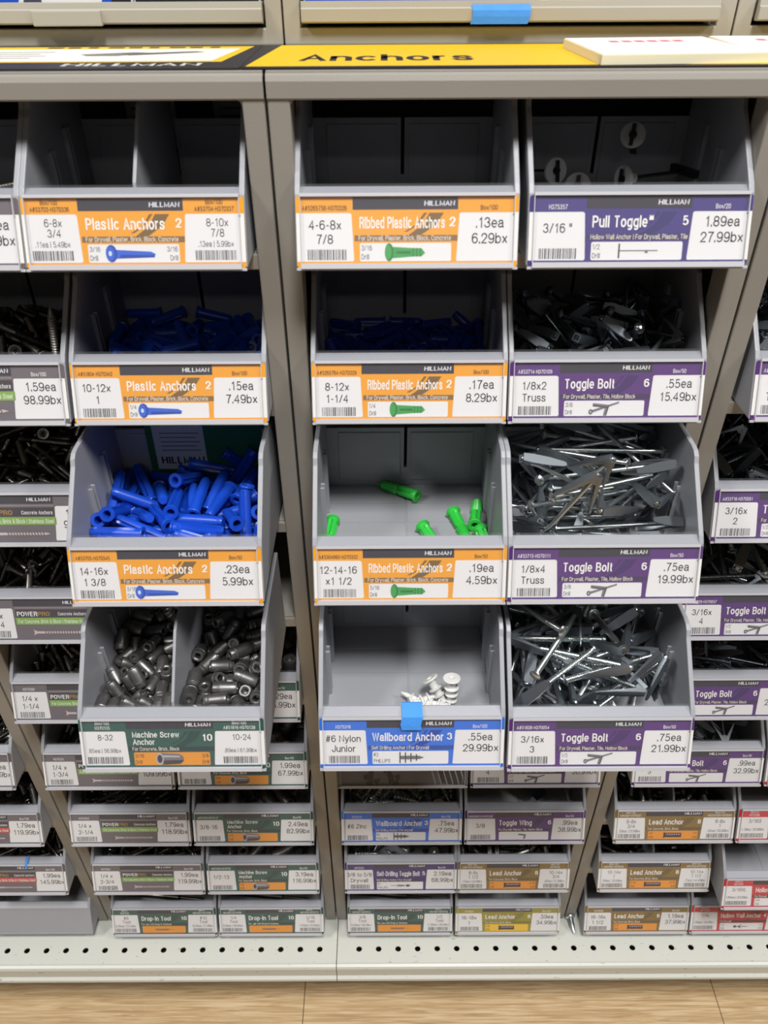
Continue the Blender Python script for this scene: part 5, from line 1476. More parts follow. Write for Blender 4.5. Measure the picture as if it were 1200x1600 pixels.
        -481,110,150,-32,83,45,483,642,143,5,29,74,570,619,131,22,-12,-68,-334,544,85,49,-29,-43,-436,626,139,35,91,19,221,636,63,-32,-23,73,591,994,168,-74,-63,22,-3,136,159,61,-3,-18,
        386,644,122,70,67,18,-368,886,224,-5,94,-32,451,655,190,29,-63,-69,-248,627,89,54,-45,-24,-348,464,145,39,92,11,233,428,136,-46,11,-32,-35,997,185,-82,-56,4,319,283,134,-23,12,-2,
        -11,617,146,11,74,66,-426,291,117,-60,38,-24,-239,1006,141,-19,2,83,-257,894,163,58,69,38,-396,702,156,39,24,3,-213,1094,199,5,-83,55,-302,310,132,40,78,40,-148,711,157,10,7,-98,
        -284,1143,187,2,-97,19,205,650,125,63,-76,16,446,221,140,98,-2,1,176,815,77,-30,48,-69,389,395,144,-15,-32,86,60,171,156,17,79,59,599,343,179,36,42,54,-189,400,174,27,86,43,
        -319,801,195,42,-7,-3,340,752,97,66,-50,-51,25,27,172,6,-55,83,-397,346,123,34,-4,-46,382,671,190,-33,81,45,-212,609,153,3,6,99,-350,160,134,18,98,8,234,911,137,-6,-97,-17,
        -43,259,129,18,-35,-85,498,985,143,-71,-48,30,211,800,137,-67,22,-24,227,705,173,-63,51,-26,446,1007,157,56,-78,28,367,726,188,83,26,-1,-357,756,170,73,-11,2,137,360,171,15,1,45,
    ],
    'za': [
        -165,393,43,-19,2,-10,-327,956,43,-60,58,-39,421,268,43,-2,-19,98,66,286,43,-21,-51,77,-545,734,43,10,-16,-83,506,394,43,-19,-2,12,69,43,43,-20,0,0,-175,43,43,0,83,56,
        -504,1048,43,14,-14,-69,505,109,94,91,-36,21,22,207,43,7,18,91,-24,453,43,-8,-83,55,-46,159,82,23,90,29,-495,344,43,-53,-15,23,591,861,122,39,59,-39,240,116,43,-18,7,-37,
        -401,761,43,13,15,74,337,810,43,-19,-5,24,-591,122,43,-14,-14,69,427,51,122,64,31,-64,259,364,43,55,6,9,324,1039,43,0,83,-56,500,710,43,-61,77,-15,502,961,43,39,40,60,
        -425,130,43,-98,0,0,-591,484,43,-14,-14,69,-345,542,43,-11,-54,82,155,271,126,-3,0,92,591,1027,43,59,-59,-39,-101,313,112,59,-20,30,508,1127,99,5,95,-19,412,757,87,-73,-39,3,
        272,873,88,7,27,43,282,196,43,-77,31,-21,120,794,43,37,91,18,-232,1127,43,0,56,-83,591,122,43,-59,-59,39,263,1127,82,19,-17,3,-591,124,130,14,14,69,12,1127,43,-20,0,0,
        -518,568,93,-55,61,-56,-136,760,43,-1,-19,98,256,428,109,59,-72,9,-242,326,96,92,23,29,-591,950,43,-39,-39,59,158,954,43,-66,50,-33,426,676,128,19,-96,-20,-97,1039,43,0,98,20,
        -14,511,109,-17,28,28,-304,710,43,-73,66,-13,142,43,148,-13,-55,-82,-103,581,43,-17,81,-54,-509,428,90,-9,-27,-81,89,906,129,18,-7,-44,-224,750,130,10,-17,-84,-242,944,83,-5,25,-56,
        516,281,130,79,-58,-12,-417,1048,43,40,-39,-58,492,480,43,97,12,2,-591,825,130,69,69,14,70,761,109,-55,13,-30,-8,910,43,78,29,20,-323,770,130,69,46,31,-450,126,131,85,49,10,
        402,303,133,66,72,13,-368,486,130,-69,20,-21,-143,43,130,98,0,0,-421,43,43,83,0,0,591,361,118,-59,-69,-14,-30,757,159,14,83,49,-379,894,130,-57,79,-16,-190,233,117,-36,71,56,
        -130,669,75,20,-12,10,-411,292,76,55,11,40,403,562,81,96,-14,14,-185,696,199,-47,48,-22,82,1060,130,-93,32,-6,-513,1038,130,-33,-92,18,423,1033,130,0,20,98,-250,133,117,17,-6,98,
        70,627,103,11,-39,-43,321,192,130,-63,-75,15,-69,954,129,47,44,-70,-181,115,187,88,18,-6,224,594,85,34,43,40,244,1127,167,3,97,-19,253,597,178,-19,-86,46,-429,729,171,43,44,-79,
        591,689,72,22,5,71,-431,632,138,36,0,-22,-589,374,221,-71,71,3,-462,338,131,-18,-12,49,-450,1126,204,-12,80,17,-164,998,130,-71,-68,14,145,529,43,14,-14,-68,71,142,194,-91,13,-16,
        196,432,197,-8,14,-92,213,908,152,-5,39,50,356,898,132,-83,-14,42,69,821,182,-2,21,91,88,204,124,38,93,1,-29,569,215,-19,-53,71,-146,538,130,-15,54,-80,505,613,166,82,12,0,
        -505,934,179,20,-32,67,86,447,159,-60,-44,10,423,478,142,-95,9,-17,-1,1047,191,18,75,-61,360,785,153,11,24,-89,-295,1123,165,22,19,-96,
    ],
}

def decode(v):
    """position in tenths of a millimetre, rotation as quaternion x, y, z in hundredths"""
    out = []
    for i in range(0, len(v), 6):
        q = [a / 100 for a in v[i + 3:i + 6]]
        w = sqrt(max(0, 1 - sum(a * a for a in q)))
        out.append((Vector(v[i:i + 3]) / 10000, Quaternion((w, *q)).normalized()))
    return out


def in_frame(p, m=45):
    d = CAMZ - p.z
    Z = p.y * cos(PITCH) + d * sin(PITCH)
    px = 600 + F * p.x / Z
    return -m < px < 1200 + m


HEAP = []


def zone(p, q, narrow):
    h = .5 if narrow else 1
    x = 'middle'
    for lim, w in ((-.040, 'leftmost'), (-.014, 'left')):
        if p.x < lim * h:
            x = w
            break
    for lim, w in ((.040, 'rightmost'), (.014, 'right')):
        if p.x > lim * h:
            x = w
            break
    y = 'front' if p.y < .03 else ('back' if p.y > .088 else ('near' if p.y < .058 else 'far'))
    z = 'low' if p.z < .009 else ('mid-height' if p.z < .022 else 'high')
    d = q @ Vector((-1, 0, 0))
    if abs(d.z) > .7:
        w = 'up' if d.z > 0 else 'down'
    else:
        w = ('right', 'back right', 'back', 'back left', 'left', 'front left', 'front', 'front right')[int(((math.atan2(d.y, d.x) + 2 * pi) / (pi / 4) + .5)) % 8]
    return '%s %s %s' % (z, y, x), w


def fill(root, pile, name, me, label, cat, group, dx=0.0, flip=False, child=None, every=1, key='B3', zmax=1.0):
    base = root.location + Vector((dx, LIPY + 0.0012, 0.0031))
    FL = Quaternion((0, 0, 1), pi)
    for i, (p, q) in enumerate(decode(PILES[pile])):
        if every > 1 and i % every or p.z > zmax:
            continue
        if flip:
            p = FL @ (p - Vector((0, .0585, 0))) + Vector((0, .0585, 0))
            q = FL @ q
        w = base + p
        if not in_frame(w):
            continue
        o = bpy.data.objects.new(name, me)
        o.rotation_mode = 'QUATERNION'
        o.location = w
        o.rotation_quaternion = q
        link(o)
        where, w8 = zone(p, q, 'compartment' in SHORT[key])
        tag(o, '%s %s in %s, head %s' % (label, where, SHORT[key], w8), cat, group)
        HEAP.append((name, key, i, o))
        if child:
            c = bpy.data.objects.new(child[0], child[1])
            link(c, o)


def rows(*a):
    return list(a)


def single(style, code, size, title, num, sub, drill, pic, box, price, **k):
    d = dict(style=style, title=title, num=num, sub=sub, drill=(drill,) if drill and not isinstance(drill, tuple) else drill, pic=pic,
             L=dict(code=[code] if code else [], lines=size), R=dict(code=[box] if box else [], lines=price))
    d.update(k)
    return d


def dual(style, c1, size1, pr1, c2, size2, pr2, title, num, sub, d1, d2, pic, **k):
    d = dict(style=style, title=title, num=num, sub=sub, drill=(d1,) if d1 else None, drill2=d2, pic=pic,
             L=dict(code=c1, lines=size1, small=pr1), R=dict(code=c2, lines=size2, small=pr2))
    d.update(k)
    return d


PA = ('Plastic Anchors', '2', 'For Drywall, Plaster, Brick, Block, Concrete')
RA = ('Ribbed Plastic Anchors', '2', 'For Drywall, Plaster, Brick, Block, Concrete')
TB = ('Toggle Bolt', '6', 'For Drywall, Plaster, Tile, Hollow Block')
LA = ('Lead Anchor', '8', 'For Concrete, Brick, Block')
DT = ('Drop-In Tool', '10', 'For use with Drop-In Anchors')
HW = ('Hollow Wall Anchor', '4', 'For Drywall')


def pp(code, size, price, band='g', box='Box/100'):
    return dict(style='grey', band=band, L=dict(code=[code] if code else [], lines=size), R=dict(code=[box], lines=price))


B = {}
# row 1
B['A1'] = make_bin('A', 1, pp('', [], ['1.39ea', '87.99bx']), 'grey bin cut off by the left edge, top row', dx=0.0)
B['B1'] = make_bin('B', 1, dual('orange', ['Box/100', 'A#53703-H370336'], ['6-8x', '3/4'], '.11ea | 5.49bx', ['Box/100', 'A#53704-H370337'], ['8-10x', '7/8'], '.13ea | 5.99bx', *PA, '3/16', '3/16', 'anchor'),
                   'nearly empty grey bin with divider, orange label 6-8x 3/4 and 8-10x 7/8', divider=True, dx=-.0025)
B['C1'] = make_bin('C', 1, single('orange', 'A#5265756-H370326', ['4-6-8x', '7/8'], *RA, '3/16', 'ribbed', 'Box/100', ['.13ea', '6.29bx'], pcu=.50),
                   'empty grey bin with orange label 4-6-8x 7/8', dx=-.003)
B['D1'] = make_bin('D', 1, single('indigo', 'H375357', ['3/16 "'], 'Pull Toggle\u2122', '5', 'Hollow Wall Anchor | For Drywall, Plaster, Tile', '1/2', 'pull', 'Box/20', ['1.89ea', '27.99bx']),
                   'grey bin with indigo Pull Toggle label 3/16, top row')
# row 2
B['A2'] = make_bin('A', 2, pp('', ['1/4 x', '4'], ['1.59ea', '98.99bx']), 'grey bin of screws at left edge, label price 98.99bx')
B['B2'] = make_bin('B', 2, single('orange', 'A#51804-H370342', ['10-12x', '1'], *PA, '1/4', 'anchor', 'Box/100', ['.15ea', '7.49bx'], pcu=.46),
                   'grey bin with orange label 10-12x 1, blue anchors inside in shade')
B['C2'] = make_bin('C', 2, single('orange', 'A#5265764-H370329', ['8-12x', '1-1/4'], *RA, '1/4', 'ribbed', 'Box/100', ['.17ea', '8.29bx'], pcu=.50),
                   'grey bin with orange label 8-12x 1-1/4, dark blue anchors low inside')
B['D2'] = make_bin('D', 2, single('purple', 'A#53714-H370109', ['1/8x2', 'Truss'], *TB, '3/8', 'toggle', 'Box/50', ['.55ea', '15.49bx']),
                   'grey bin with purple label 1/8x2 Truss, short toggle bolts in shade', dx=-.0015)
B['E2'] = make_bin('E', 2, single('purple', 'A#53720-H370110', ['1/8x3', 'Truss'], *TB, '3/8', 'toggle', 'Box/50', ['.65ea', '17.99bx']),
                   'grey bin cut off by right edge in the second row, purple label')
# row 3
B['A3'] = make_bin('A', 3, pp('', ['1/4 x', '3'], ['1.29ea', '92.99bx']), 'grey bin of screws at left edge beside the 14-16x bin')
B['B3'] = make_bin('B', 3, single('orange', 'A#53705-H370345', ['14-16x', '1 3/8'], *PA, '5/16', 'anchor', 'Box/50', ['.23ea', '5.99bx'], pcu=.46),
                   'grey bin heaped with bright blue anchors, orange label 14-16x 1 3/8', pull=.0722, drop=.0045, dx=-.0045)
B['C3'] = make_bin('C', 3, single('orange', 'A#5304993-H370332', ['12-14-16', 'x1 1/2'], *RA, '5/16', 'ribbed', 'Box/50', ['.19ea', '4.59bx'], pcu=.50),
                   'grey bin with a few green anchors, orange label 12-14-16 x1 1/2', pull=.0722, drop=.0045)
B['D3'] = make_bin('D', 3, single('purple', 'A#53715-H370111', ['1/8x4', 'Truss'], *TB, '3/8', 'toggle', 'Box/50', ['.75ea', '19.99bx']),
                   'grey bin full of long shiny toggle bolts, purple label 1/8x4 Truss', pull=.0722, drop=.0045, dx=-.002)
B['E3'] = make_bin('E', 3, single('purple', 'A#53716-H370051', ['3/16x', '2'], *TB, '1/2', 'toggle', 'Box/50', ['.65ea', '18.99bx']),
                   'grey bin at right edge with purple label 3/16x 2')
# row 4
B['A4'] = make_bin('A', 4, pp('', ['1/4 x', '1-3/4'], ['1.49ea', '96.99bx']), 'grey bin of screws left of the screw anchor bin, green striped label partly hidden')
B['B4'] = make_bin('B', 4, dual('green', ['Box/100', 'H370135'], ['8-32'], '.85ea | 56.99bx', ['Box/100', 'A#51816-H370138'], ['10-24'], '.89ea | 61.99bx', 'Machine Screw', '10', 'For Concrete, Brick, Block', '5/16', '3/8', 'machine', title2='Anchor'),
                   'grey bin split by divider, full of metal screw anchors, green label 8-32 and 10-24', pull=.1285, divider=True, dx=-.007)
B['C4'] = make_bin('C', 4, single('blue', 'H375316', ['#6 Nylon', 'Junior'], 'Wallboard Anchor', '3', 'Self Drilling Anchor | For Drywall', ('#2', 'PHILLIPS', 1), 'wall', 'Box/100', ['.55ea', '29.99bx'], pcu=.50),
                   'grey bin with few white anchors, blue label #6 Nylon Junior', pull=.1285, dx=.0015)
B['D4'] = make_bin('D', 4, single('purple', 'A#51828-H370054', ['3/16x', '3'], *TB, '1/2', 'toggle', 'Box/50', ['.75ea', '21.99bx']),
                   'grey bin full of thick shiny toggle bolts, purple label 3/16x 3', pull=.1285, drop=-.002, dx=.0015)
B['E4'] = make_bin('E', 4, single('purple', 'A#51829-H370057', ['3/16x', '4'], *TB, '1/2', 'toggle', 'Box/50', ['.85ea', '22.99bx']),
                   'grey bin at right edge with purple label 3/16x 4')
# rows 5 and 6
B['A5'] = make_bin('A', 5, pp('H375350', ['1/4 x', '1-1/4'], ['1.39ea', '94.99bx']), 'grey bin of screws, label 1/4 x 1-1/4')
B['B5'] = make_bin('B', 5, single('green', 'A#51817-H370141', ['1/4-20'], 'Machine Screw', '10', 'For Concrete, Brick, Block', '1/2', 'machine', 'Box/50', ['1.29ea', '64.99bx'], title2='Anchor'),
                   'grey bin mostly hidden behind the pulled screw anchor bin, price ending 99bx')
B['E5'] = make_bin('E', 5, single('purple', 'A#51831-H370063', ['1/4x', '3'], *TB, '', 'toggle', 'Box/50', ['.89ea', '23.99bx']),
                   'grey bin at right edge, purple Toggle Bolt label with hidden size')
B['Z6'] = make_bin('Z', 6, pp('', ['1/4 x', '2'], ['1.59ea', '109.99bx']), 'grey bin cut off by left edge beside the 1/4 x 1-3/4 bin')
B['A6'] = make_bin('A', 6, pp('H375351', ['1/4 x', '1-3/4'], ['1.59ea', '109.99bx']), 'grey bin of screws, label 1/4 x 1-3/4, half hidden')
B['B6'] = make_bin('B', 6, single('green', 'A#51818-H370144', ['5/16-18'], 'Machine Screw', '10', 'For Concrete, Brick, Block', '5/8', 'machine', 'Box/50', ['1.99ea', '67.99bx'], title2='Anchor'),
                   'grey bin of big metal anchors, green label 1.99ea 67.99bx')
B['C6'] = make_bin('C', 6, dict(style='blank'), 'grey bin with blank smudged card, under the blue label bin')
B['D6'] = make_bin('D', 6, single('purple', 'A#51833-H370069', ['1/4x', '4'], *TB, '1/2', 'toggle', 'Box/50', ['.99ea', '36.99bx']), 'grey bin mostly hidden under the 3/16x 3 bin')
B['E6'] = make_bin('E', 6, single('purple', 'A#51830-H370066', ['1/4x', '5'], *TB, '', 'toggle', 'Box/50', ['.99ea', '32.99bx']), 'grey bin at right, purple label .99ea 32.99bx')
B['F6'] = make_bin('F', 6, dual('red', ['Box/25', 'H372322'], ['1/8S'], '1.09ea | 19.99bx', ['Box/25'], ['1/8L'], '1.15ea | 19.99bx', *HW, '5/16', '5/16', 'hollow'), 'grey bin cut off by right edge, red label just showing')
# row 7
B['Z7'] = make_bin('Z', 7, pp('', ['1/4 x', '2-1/4'], ['1.79ea', '119.99bx'], 'r'), 'grey bin at left edge, red striped label 1.79ea 119.99bx')
B['A7'] = make_bin('A', 7, pp('H375353', ['1/4 x', '2-1/4'], ['1.79ea', '118.99bx']), 'grey bin of screws, label 1/4 x 2-1/4')
B['B7'] = make_bin('B', 7, single('green', 'A#51819-H370147', ['3/8-16'], 'Machine Screw', '10', 'For Concrete, Brick, Block', '3/4', 'machine', 'Box/50', ['2.49ea', '82.99bx'], title2='Anchor'), 'grey bin of big metal anchors, green label 3/8-16')
B['C7'] = make_bin('C', 7, single('blue', 'H375315', ['#8 Zinc'], 'Wallboard Anchor', '3', 'Self Drilling Anchor | For Drywall', ('#2', 'PHILLIPS', 1), 'wall', 'Box/100', ['.75ea', '47.99bx'], pcu=.50), 'grey bin of zinc anchors, blue label #8 Zinc')
B['D7'] = make_bin('D', 7, single('purple', 'A#5300073-H370126', ['3/8'], 'Toggle Wing', '6', 'For Drywall, Plaster, Tile, Hollow Block', '', 'wing', 'Box/50', ['.99ea', '38.99bx']), 'grey bin with purple Toggle Wing label 3/8')
B['E7'] = make_bin('E', 7, dual('olive', ['Box/100', 'A#51821-H370237'], ['6-8x', '3/4'], '.50ea | 25.99bx', ['Box/100', 'A#5334323-H370240'], ['6-8x', '1'], '.55ea | 30.99bx', *LA, '1/4', '1/4', 'lead'), 'grey bin with olive label 6-8x 3/4 and 6-8x 1', divider=True)
B['F7'] = make_bin('F', 7, dual('red', ['Box/25', 'H372328'], ['3/16S'], '1.19ea | 20.99bx', ['Box/25'], ['3/16L'], '1.25ea | 21.99bx', *HW, '3/8', '3/8', 'hollow'), 'grey bin at right edge, red label 3/16S')
# row 8
B['Z8'] = make_bin('Z', 8, pp('', ['1/4 x', '3-1/4'], ['1.99ea', '145.99bx'], 'r'), 'grey bin at left edge, red striped label 1.99ea 145.99bx')
B['A8'] = make_bin('A', 8, pp('H375354', ['1/4 x', '2-3/4'], ['1.99ea', '119.99bx']), 'grey bin of screws, label 1/4 x 2-3/4')
B['B8'] = make_bin('B', 8, single('green', 'A#51820-H370150', ['1/2-13'], 'Machine Screw', '10', 'For Concrete, Brick, Block', '7/8', 'machine', 'Box/50', ['3.19ea', '116.99bx'], title2='Anchor'), 'grey bin with green label 1/2-13')
B['C8'] = make_bin('C', 8, single('navy', 'H375255', ['3/8 to 5/8', 'Drywall'], 'Self-Drilling Toggle Bolt', '5', 'Self Drilling Anchor | For Drywall', ('#2', 'PHILLIPS', 1), 'sdtb', 'Box/25', ['2.19ea', '68.99bx'], pcu=.50), 'grey bin with navy label 3/8 to 5/8 Drywall')
B['D8'] = make_bin('D', 8, dual('olive', ['Box/100', 'A#51793-H370243'], ['6-8x', '1 1/2'], '.75ea | 43.99bx', ['Box/100', 'H370246'], ['10-14x', '3/4'], '.60ea | 37.99bx', *LA, '1/4', '5/16', 'lead'), 'grey bin with olive label 6-8x 1 1/2 and 10-14x 3/4', dx=-.002)
B['E8'] = make_bin('E', 8, dual('olive', ['Box/100', 'A#51822-H370249'], ['10-14x', '1'], '.69ea | 39.99bx', ['Box/100', 'A#53703-H370252'], ['10-14x', '1 1/2'], '.75ea | 44.99bx', *LA, '5/16', '5/16', 'lead'), 'grey bin with olive label 10-14x 1 and 10-14x 1 1/2', divider=True)
B['F8'] = make_bin('F', 8, dual('red', ['Box/25', 'H372331'], ['3/16XL'], '1.89ea | 35.99bx', ['Box/25'], ['3/16XL'], '1.89ea | 35.99bx', *HW, '3/8', '3/8', 'hollow'), 'grey bin pulled forward at right edge, red label 3/16XL', pull=.022, dx=.004)
# row 9
B['Z9'] = make_bin('Z', 9, None, 'plain grey bin without any label, bottom row at left edge', holder=False, dx=.004)
B['A9'] = make_bin('A', 9, dual('green', ['Box/5', 'H370703'], ['#8', 'Tool'], '5.99ea | 25.99bx', ['Box/5', 'A#51824-H370706'], ['#10', 'Tool'], '6.29ea | 27.99bx', *DT, '', '', 'rod'), 'grey bin with green Drop-In Tool label #8 and #10')
B['B9'] = make_bin('B', 9, dual('green', ['Box/5', 'A#51825-H370709'], ['1/4', 'Tool'], '5.99ea | 28.99bx', ['Box/5', 'A#51826-H370712'], ['5/16', 'Tool'], '7.49ea | 33.99bx', *DT, '', '', 'rod'), 'grey bin with green Drop-In Tool label 1/4 and 5/16')
B['C9'] = make_bin('C', 9, dual('green', ['Box/5', 'A#51827-H370715'], ['3/8', 'Tool'], '8.29ea | 36.99bx', ['Box/5', 'A#51827-H370718'], ['1/2', 'Tool'], '11.99ea | 46.99bx', *DT, '', '', 'rod'), 'grey bin with green Drop-In Tool label 3/8 and 1/2')
B['D9'] = make_bin('D', 9, single('lime', 'H370255', ['16-18x', '1'], *LA, '3/8', 'lead', 'Box/100', ['.59ea', '34.99bx']), 'grey bin with yellow-olive label 16-18x 1', dx=.001)
B['E9'] = make_bin('E', 9, single('olive', 'H370258', ['16-18x', '1 1/2'], *LA, '3/8', 'lead', 'Box/50', ['1.19ea', '37.99bx']), 'grey bin with olive label 16-18x 1 1/2')
B['F9'] = make_bin('F', 9, dual('red', ['Box/25', 'H372334'], ['1/4L'], '1.39ea | 33.99bx', ['Box/25'], ['1/4XL'], '1.49ea | 35.99bx', *HW, '1/2', '1/2', 'hollow'), 'grey bin at right edge, bottom row, red label 1/4L', dx=-.001)

# ------------------------------------------------------------------ fill the bins
ME_B3 = mesh_anchor(.040, .0046, M_BLUE)
ME_B2 = mesh_anchor(.029, .0040, M_BLUE)
ME_C2 = mesh_anchor(.026, .0038, M_DBLUE)
fill(B['B3'], 'b3', 'plastic_anchor', ME_B3, 'bright blue anchor', 'wall anchor', 'large blue anchors heaped in the pulled out bin', key='B3', zmax=.0255)
fill(B['B2'], 'b2', 'plastic_anchor', ME_B2, 'small blue anchor', 'wall anchor', 'small blue anchors in the second row', key='B2', zmax=.0205)
fill(B['C2'], 'c2', 'plastic_anchor', ME_C2, 'dark blue anchor', 'wall anchor', 'dark blue anchors in the second row', key='C2', zmax=.0150)

TG = {}
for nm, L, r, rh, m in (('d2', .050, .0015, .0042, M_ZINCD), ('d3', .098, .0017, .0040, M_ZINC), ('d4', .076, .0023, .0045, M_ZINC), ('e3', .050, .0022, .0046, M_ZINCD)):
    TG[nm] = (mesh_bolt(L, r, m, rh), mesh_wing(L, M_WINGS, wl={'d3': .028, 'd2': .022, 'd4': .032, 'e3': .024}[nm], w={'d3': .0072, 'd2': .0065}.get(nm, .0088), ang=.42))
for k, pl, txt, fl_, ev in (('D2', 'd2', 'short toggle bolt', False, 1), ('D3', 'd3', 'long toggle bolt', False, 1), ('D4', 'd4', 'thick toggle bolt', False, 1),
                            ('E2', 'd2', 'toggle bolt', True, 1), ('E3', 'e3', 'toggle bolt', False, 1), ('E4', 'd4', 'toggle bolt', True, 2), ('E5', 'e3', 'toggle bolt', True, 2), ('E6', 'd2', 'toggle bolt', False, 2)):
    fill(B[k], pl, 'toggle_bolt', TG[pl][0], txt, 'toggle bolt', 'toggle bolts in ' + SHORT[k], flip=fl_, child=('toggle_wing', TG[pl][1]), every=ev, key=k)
SHORT['B4'] = 'the left compartment'
fill(B['B4'], 'm1', 'machine_screw_anchor', mesh_machine(.0165, .0048, M_LEAD), 'dull screw anchor', 'screw anchor', 'screw anchors left of the divider', dx=-.0327, key='B4')
SHORT['B4'] = 'the right compartment'
fill(B['B4'], 'm2', 'machine_screw_anchor', mesh_machine(.0185, .0052, M_LEAD), 'dull screw anchor', 'screw anchor', 'screw anchors right of the divider', dx=.0327, key='B4')
ME_MB = mesh_machine(.031, .0076, M_LEAD)
for k, f_ in (('B5', False), ('B6', True), ('B7', False), ('B8', True)):
    fill(B[k], 'mb', 'machine_screw_anchor', ME_MB, 'big screw anchor', 'screw anchor', 'big screw anchors in ' + SHORT[k], flip=f_, key=k)
ME_S1 = mesh_screw(.046, .0026, M_STEEL, .0046)
ME_S2 = mesh_screw(.060, .0028, M_STEEL, .0050)
ME_S3 = mesh_screw(.036, .0027, M_STEEL, .0046)
for k, pl, me, f_ in (('A2', 's2', ME_S2, True), ('A3', 's2', ME_S2, False), ('A4', 's2', ME_S2, True), ('A5', 's3', ME_S3, False), ('A6', 's3', ME_S3, True), ('A7', 's1', ME_S1, False),
                      ('A8', 's2', ME_S2, False), ('Z6', 's1', ME_S1, False), ('Z7', 's2', ME_S2, True), ('Z8', 's2', ME_S2, False)):
    fill(B[k], pl, 'concrete_screw', me, 'grey screw', 'screw', 'grey screws in ' + SHORT[k], flip=f_, key=k)
ME_ZA = mesh_wallboard(.027, .0046, M_ZINC)
fill(B['C7'], 'za', 'wallboard_anchor', ME_ZA, 'zinc anchor', 'wall anchor', 'zinc anchors in the small blue bin', key='C7')
fill(B['C8'], 'za', 'wallboard_anchor', ME_ZA, 'zinc anchor', 'wall anchor', 'zinc anchors in the navy bin', flip=True, every=2, key='C8')
ME_LA = mesh_machine(.025, .0046, M_STEEL)
for k, f_ in (('E7', False), ('E8', True), ('D8', False)):
    fill(B[k], 'la', 'lead_anchor', ME_LA, 'dark lead anchor', 'lead anchor', 'lead anchors in ' + SHORT[k], flip=f_, key=k)


def place(name, me, p, d, label, cat, group=None, roll=0.0):
    """lay an item (long axis +X) with its middle at p pointing along d"""
    o = bpy.data.objects.new(name, me)
    o.rotation_mode = 'QUATERNION'
    o.rotation_quaternion = Vector(d).to_track_quat('X', 'Z') @ Quaternion((1, 0, 0), roll)
    o.location = p
    link(o)
    return tag(o, label, cat, group)


# green anchors lying in the 12-14-16 bin (rim end first)
ME_G = mesh_anchor(.040, .0046, M_GREEN, ribbed=True)
zb = B['C3'].location.z + 0.0030
yc = B['C3'].location.y


def on_floor(px, py, zf):
    """world point under pixel on the horizontal plane zf"""
    e = PITCH + math.atan((py - 800) / F)
    fwd = (CAMZ - zf) / tan(e)
    return at(px, py, fwd)


GR = 0.0058
for (hx, hy, tx, ty, lab) in ((652, 775, 600, 758, 'green ribbed anchor lying at the back of the 12-14-16 bin'),
                              (520, 812, 512, 848, 'green ribbed anchor standing at the left wall of the 12-14-16 bin'),
                              (660, 822, 690, 862, 'green ribbed anchor at the front middle of the 12-14-16 bin, half behind the lip'),
                              (708, 800, 727, 838, 'green ribbed anchor third from the right wall of the 12-14-16 bin'),
                              (742, 822, 745, 788, 'green ribbed anchor upright at right of the 12-14-16 bin'),
                              (750, 828, 765, 866, 'green ribbed anchor in front of the upright one at right, rim at the lip')):
    a = on_floor(hx, hy, zb + GR)
    b = on_floor(tx, ty, zb + GR * .6)
    d = (b - a).normalized()
    a.y = max(a.y, yc + LIPY + .006)
    p = a + d * .0195
    if p.y < yc + LIPY + .012:
        # would run through the front wall: lean it against it
        d = Vector((d.x * .6, -.25, -.9)).normalized()
        a.z = zb + .038
        p = Vector((a.x, yc + LIPY + .012, zb + .019))
        d = Vector((d.x * .4, .18, -1)).normalized()
    place('ribbed_anchor', ME_G, p, d, lab, 'wall anchor', 'green anchors in the 12-14-16 bin', roll=hx * .1)

# white nylon anchors
def mesh_nylon(L, m):
    mb = MB()
    x = -L / 2
    prof = [(x + .006, .0018), (x + .0006, .0022), (x, .0026), (x, .0066), (x + .0005, .0070), (x + .0014, .0068), (x + .0018, .0036), (x + L * .16, .0034),
            (x + L * .27, .0032), (x + L * .29, .0058), (x + L * .32, .0056), (x + L * .34, .0030), (x + L * .46, .0029), (x + L * .48, .0052), (x + L * .51, .0050), (x + L * .53, .0027),
            (x + L * .66, .0026), (x + L * .68, .0044), (x + L * .70, .0042), (x + L * .72, .0022), (x + L * .86, .0019), (x + L, .0005)]
    mb.lathe(prof, m, 16, caps=False)
    mb.lathe([(x + .006, .0018), (x + .006, .0001)], m, 16, caps=False)
    return mb.mesh('nylon_anchor')


ME_W = mesh_nylon(.031, M_WHITE)
zb = B['C4'].location.z + 0.0030
yc = B['C4'].location.y
for i, (hx, hy, up, yaw, pit, lab) in enumerate(((704, 1085, .016, -1.5, -1.35, 'white nylon anchor standing head up at the right of the group'),
                                                (686, 1086, .012, -.75, -.75, 'white nylon anchor leaning with flange up, second from right'),
                                                (668, 1092, .007, .35, .1, 'white nylon anchor lying across in the middle of the group'),
                                                (652, 1096, .006, 2.6, .1, 'white nylon anchor lying leftmost, by the tape'),
                                                (672, 1100, .006, 2.9, .0, 'white nylon anchor lying at the front lip by the tape'))):
    p = on_floor(hx, hy, zb + up)
    p.y = max(p.y, yc + LIPY + .012)
    d = Vector((cos(yaw) * cos(pit), sin(yaw) * cos(pit), sin(pit)))
    place('nylon_anchor', ME_W, p, d, lab, 'wall anchor', 'white nylon anchors in the #6 bin')

# pull toggles at the back of the indigo bin
def mesh_pull():
    mb = MB()
    mb.lathe([(0, .0025), (0, .0082), (.0016, .0086), (.0024, .008), (.003, .0035), (.010, .003), (.010, .0015)], M_WHITE, 24)
    mb.lathe([(-.0012, .0001), (-.0012, .0026), (.001, .0030)], M_BLACKP, 12, caps=False)
    mb.box(-.0022, -.0012, -.0013, .0013, -.0075, .0065, M_BLACKP)
    mb.box(.010, .052, -.0022, .0022, -.0006, .0006, M_BLACKP)
    mb.box(.050, .054, -.012, .012, -.0025, .0025, M_BLACKP)
    return mb.mesh('pull_toggle')


